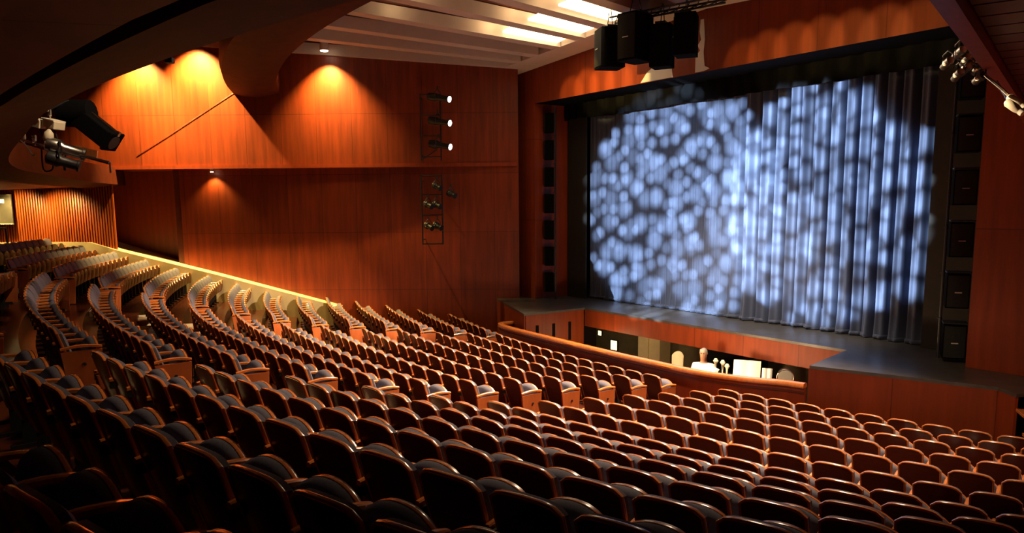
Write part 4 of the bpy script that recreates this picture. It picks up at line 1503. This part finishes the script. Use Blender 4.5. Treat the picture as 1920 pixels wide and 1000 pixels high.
shirt = [[((0, 0, 0.96), (0.175, 0.13)), ((0, 0, 1.18), (0.175, 0.13)), ((0, 0, 1.42), (0.235, 0.15)), ((0, 0.0, 1.53), (0.13, 0.10))],
         [((0, 0, 1.42), (0.235, 0.15)), ((0.215, 0, 1.44), 0.105), ((0.28, -0.02, 1.19), 0.068), ((0.22, -0.17, 1.12), 0.052)],
         [((0, 0, 1.42), (0.235, 0.15)), ((-0.215, 0, 1.44), 0.105), ((-0.28, -0.02, 1.19), 0.068), ((-0.22, -0.17, 1.12), 0.052)]]
skin_obj('shirt', shirt, M['shirt'], per)
tr = [[((0, 0, 0.98), (0.165, 0.12)), ((0.1, 0, 0.85), 0.10), ((0.11, -0.01, 0.48), 0.075), ((0.11, 0.02, 0.08), 0.065)],
      [((0, 0, 0.98), (0.165, 0.12)), ((-0.1, 0, 0.85), 0.10), ((-0.11, -0.01, 0.48), 0.075), ((-0.11, 0.02, 0.08), 0.065)]]
skin_obj('trousers', tr, M['trousers'], per)
mb = MB()
def hair(u, v):
    a = PI * 0.62 * v
    b_ = 2 * PI * u
    y = math.cos(b_) * math.sin(a)
    drop = 1.0
    return (0.095 * math.sin(b_) * math.sin(a), -0.02 + 0.115 * y, 1.79 + 0.115 * math.cos(a) * drop + (0.05 if (y < -0.5 and a > 1.2) else 0))
mb.grid(hair, 20, 8)
mb.build('hair', M['hair'], per, smooth=True)
for sx in (-1, 1):
    mb = MB()
    mb.lathe([(0.004, -0.012), (0.014, -0.008), (0.014, 0.008), (0.004, 0.012)], 8, (sx * 0.033, -0.118, 1.775))
    mb.build('eye', M['trousers'], per, smooth=True)
    mb = MB()
    mb.lathe([(0.006, -0.03), (0.02, -0.01), (0.022, 0.015), (0.008, 0.032)], 8, (sx * 0.083, -0.02, 1.765), Matrix.Rotation(0.1, 3, 'X'))
    mb.build('ear', M['skin'], per, smooth=True)
mb = MB()
mb.lathe([(0.016, -0.03), (0.018, -0.018), (0.008, 0.03)], 8, (0, -0.128, 1.745))
mb.build('nose', M['skin'], per, smooth=True)
for sx in (-1, 1):
    for k in range(4):
        mb = MB()
        b0 = Vector((sx * (0.128 - 0.014 * k), -0.31, 1.135 - 0.012 * k))
        mb.tube([b0, b0 + Vector((-sx * 0.02, -0.045, 0.004)), b0 + Vector((-sx * 0.035, -0.075 + 0.006 * abs(k - 1), -0.02))], [0.010, 0.009, 0.007], 6)
        mb.build('finger', M['skin'], per, smooth=True)
    mb = MB()
    b0 = Vector((sx * 0.11, -0.28, 1.14))
    mb.tube([b0, b0 + Vector((-sx * 0.035, -0.02, 0.02)), b0 + Vector((-sx * 0.055, -0.05, 0.015))], [0.011, 0.010, 0.008], 6)
    mb.build('thumb', M['skin'], per, smooth=True)

# ------------------------------------------------------------------ projections on the curtain (patterned lamps)
def gobo_lamp(name, loc, target, energy, angle, scale, radius, color, seed, soft=0.02):
    o = light(name, 'SPOT', loc, energy, color, target, soft, angle, 0.15)
    ld = o.data
    ld.use_nodes = True
    nt = ld.node_tree
    N, L = nt.nodes, nt.links
    em = N['Emission']
    tc = N.new('ShaderNodeTexCoord')
    sp = N.new('ShaderNodeSeparateXYZ')
    L.new(tc.outputs['Normal'], sp.inputs[0])
    def math_(op, a, b=None, clamp=False):
        m = N.new('ShaderNodeMath')
        m.operation = op
        m.use_clamp = clamp
        for i, q in enumerate((a, b)):
            if q is None:
                continue
            if isinstance(q, (int, float)):
                m.inputs[i].default_value = q
            else:
                L.new(q, m.inputs[i])
        return m.outputs[0]
    u = math_('DIVIDE', sp.outputs['X'], sp.outputs['Z'])
    v = math_('DIVIDE', sp.outputs['Y'], sp.outputs['Z'])
    cb = N.new('ShaderNodeCombineXYZ')
    L.new(u, cb.inputs[0])
    L.new(v, cb.inputs[1])
    layers = []
    for j, sc_, rr in ((0, scale, 0.60), (1, scale * 1.5, 0.58)):
        mp = N.new('ShaderNodeMapping')
        mp.inputs['Location'].default_value = (seed * 3.3 + j * 7.7, seed * 1.7 + j * 2.1, 0)
        mp.inputs['Scale'].default_value = (sc_, sc_, 1)
        L.new(cb.outputs[0], mp.inputs['Vector'])
        vo = N.new('ShaderNodeTexVoronoi')
        vo.voronoi_dimensions = '2D'
        vo.feature = 'F1'
        vo.inputs['Scale'].default_value = 1.0
        vo.inputs['Randomness'].default_value = 0.85
        L.new(mp.outputs[0], vo.inputs['Vector'])
        # keep only discs whose centre lies inside the round mask
        vs = N.new('ShaderNodeVectorMath')
        vs.operation = 'SUBTRACT'
        L.new(vo.outputs['Position'], vs.inputs[0])
        vs.inputs[1].default_value = (seed * 3.3 + j * 7.7, seed * 1.7 + j * 2.1, 0)
        ln = N.new('ShaderNodeVectorMath')
        ln.operation = 'LENGTH'
        L.new(vs.outputs[0], ln.inputs[0])
        keep = math_('LESS_THAN', ln.outputs['Value'], radius * sc_)
        mr = N.new('ShaderNodeMapRange')
        mr.interpolation_type = 'SMOOTHSTEP'
        mr.inputs['From Min'].default_value = rr
        mr.inputs['From Max'].default_value = rr * 0.25
        L.new(vo.outputs['Distance'], mr.inputs['Value'])
        sc = N.new('ShaderNodeSeparateColor')
        L.new(vo.outputs['Color'], sc.inputs[0])
        amp = math_('ADD', math_('MULTIPLY', sc.outputs[0], 0.7), 0.3)
        layers.append(math_('MULTIPLY', math_('MULTIPLY', mr.outputs[0], keep), amp))
    s_ = math_('ADD', math_('MULTIPLY', math_('MAXIMUM', layers[0], layers[1]), 0.75), math_('MULTIPLY', math_('MULTIPLY', layers[0], layers[1]), 0.5))
    # faint even wash inside the round mask
    lc = N.new('ShaderNodeVectorMath')
    lc.operation = 'LENGTH'
    L.new(cb.outputs[0], lc.inputs[0])
    mr = N.new('ShaderNodeMapRange')
    mr.interpolation_type = 'SMOOTHSTEP'
    mr.inputs['From Min'].default_value = radius * 1.05
    mr.inputs['From Max'].default_value = radius * 0.85
    L.new(lc.outputs['Value'], mr.inputs['Value'])
    wash = math_('MULTIPLY', mr.outputs[0], 0.05)
    L.new(math_('ADD', s_, wash), em.inputs['Strength'])
    return o
gobo_lamp('bubble_projection', (4.2, -35.9, 6.2), (-2.35, -21.0, 4.36), 88000, 36, 25, 0.214, COOL, 1)
gobo_lamp('bubble_projection', Vector((-1.95, -36.15, 6.02)) + rot_proj @ Vector((0, 0.70, 0)), (2.1, -21.0, 4.4), 105000, 38, 25, 0.190, COOL, 2, 0.05)
# fascia light from lanterns on the lighting bridge
for fx, fz, fe in ((-5.3, 7.60, 2400), (-4.6, 7.72, 4200), (-3.9, 7.74, 5200), (-3.2, 7.74, 5200), (-2.5, 7.70, 4200),
                   (1.1, 7.58, 1100), (1.8, 7.66, 1600), (2.5, 7.70, 1900), (3.2, 7.70, 1900), (3.9, 7.68, 1700), (4.6, 7.64, 1500), (5.3, 7.60, 1200)):
    light('fascia_lamp', 'SPOT', (fx * 0.7, -31.4, 7.75), fe, AMBER, (fx, PY, fz + 0.16), 0.03, 8.4, 0.6)
light('deck_lamp', 'SPOT', (1.6, -27.2, 9.4), 6000, (1, 0.82, 0.62), (0.3, -22.9, SZ), 0.1, 58, 0.8)
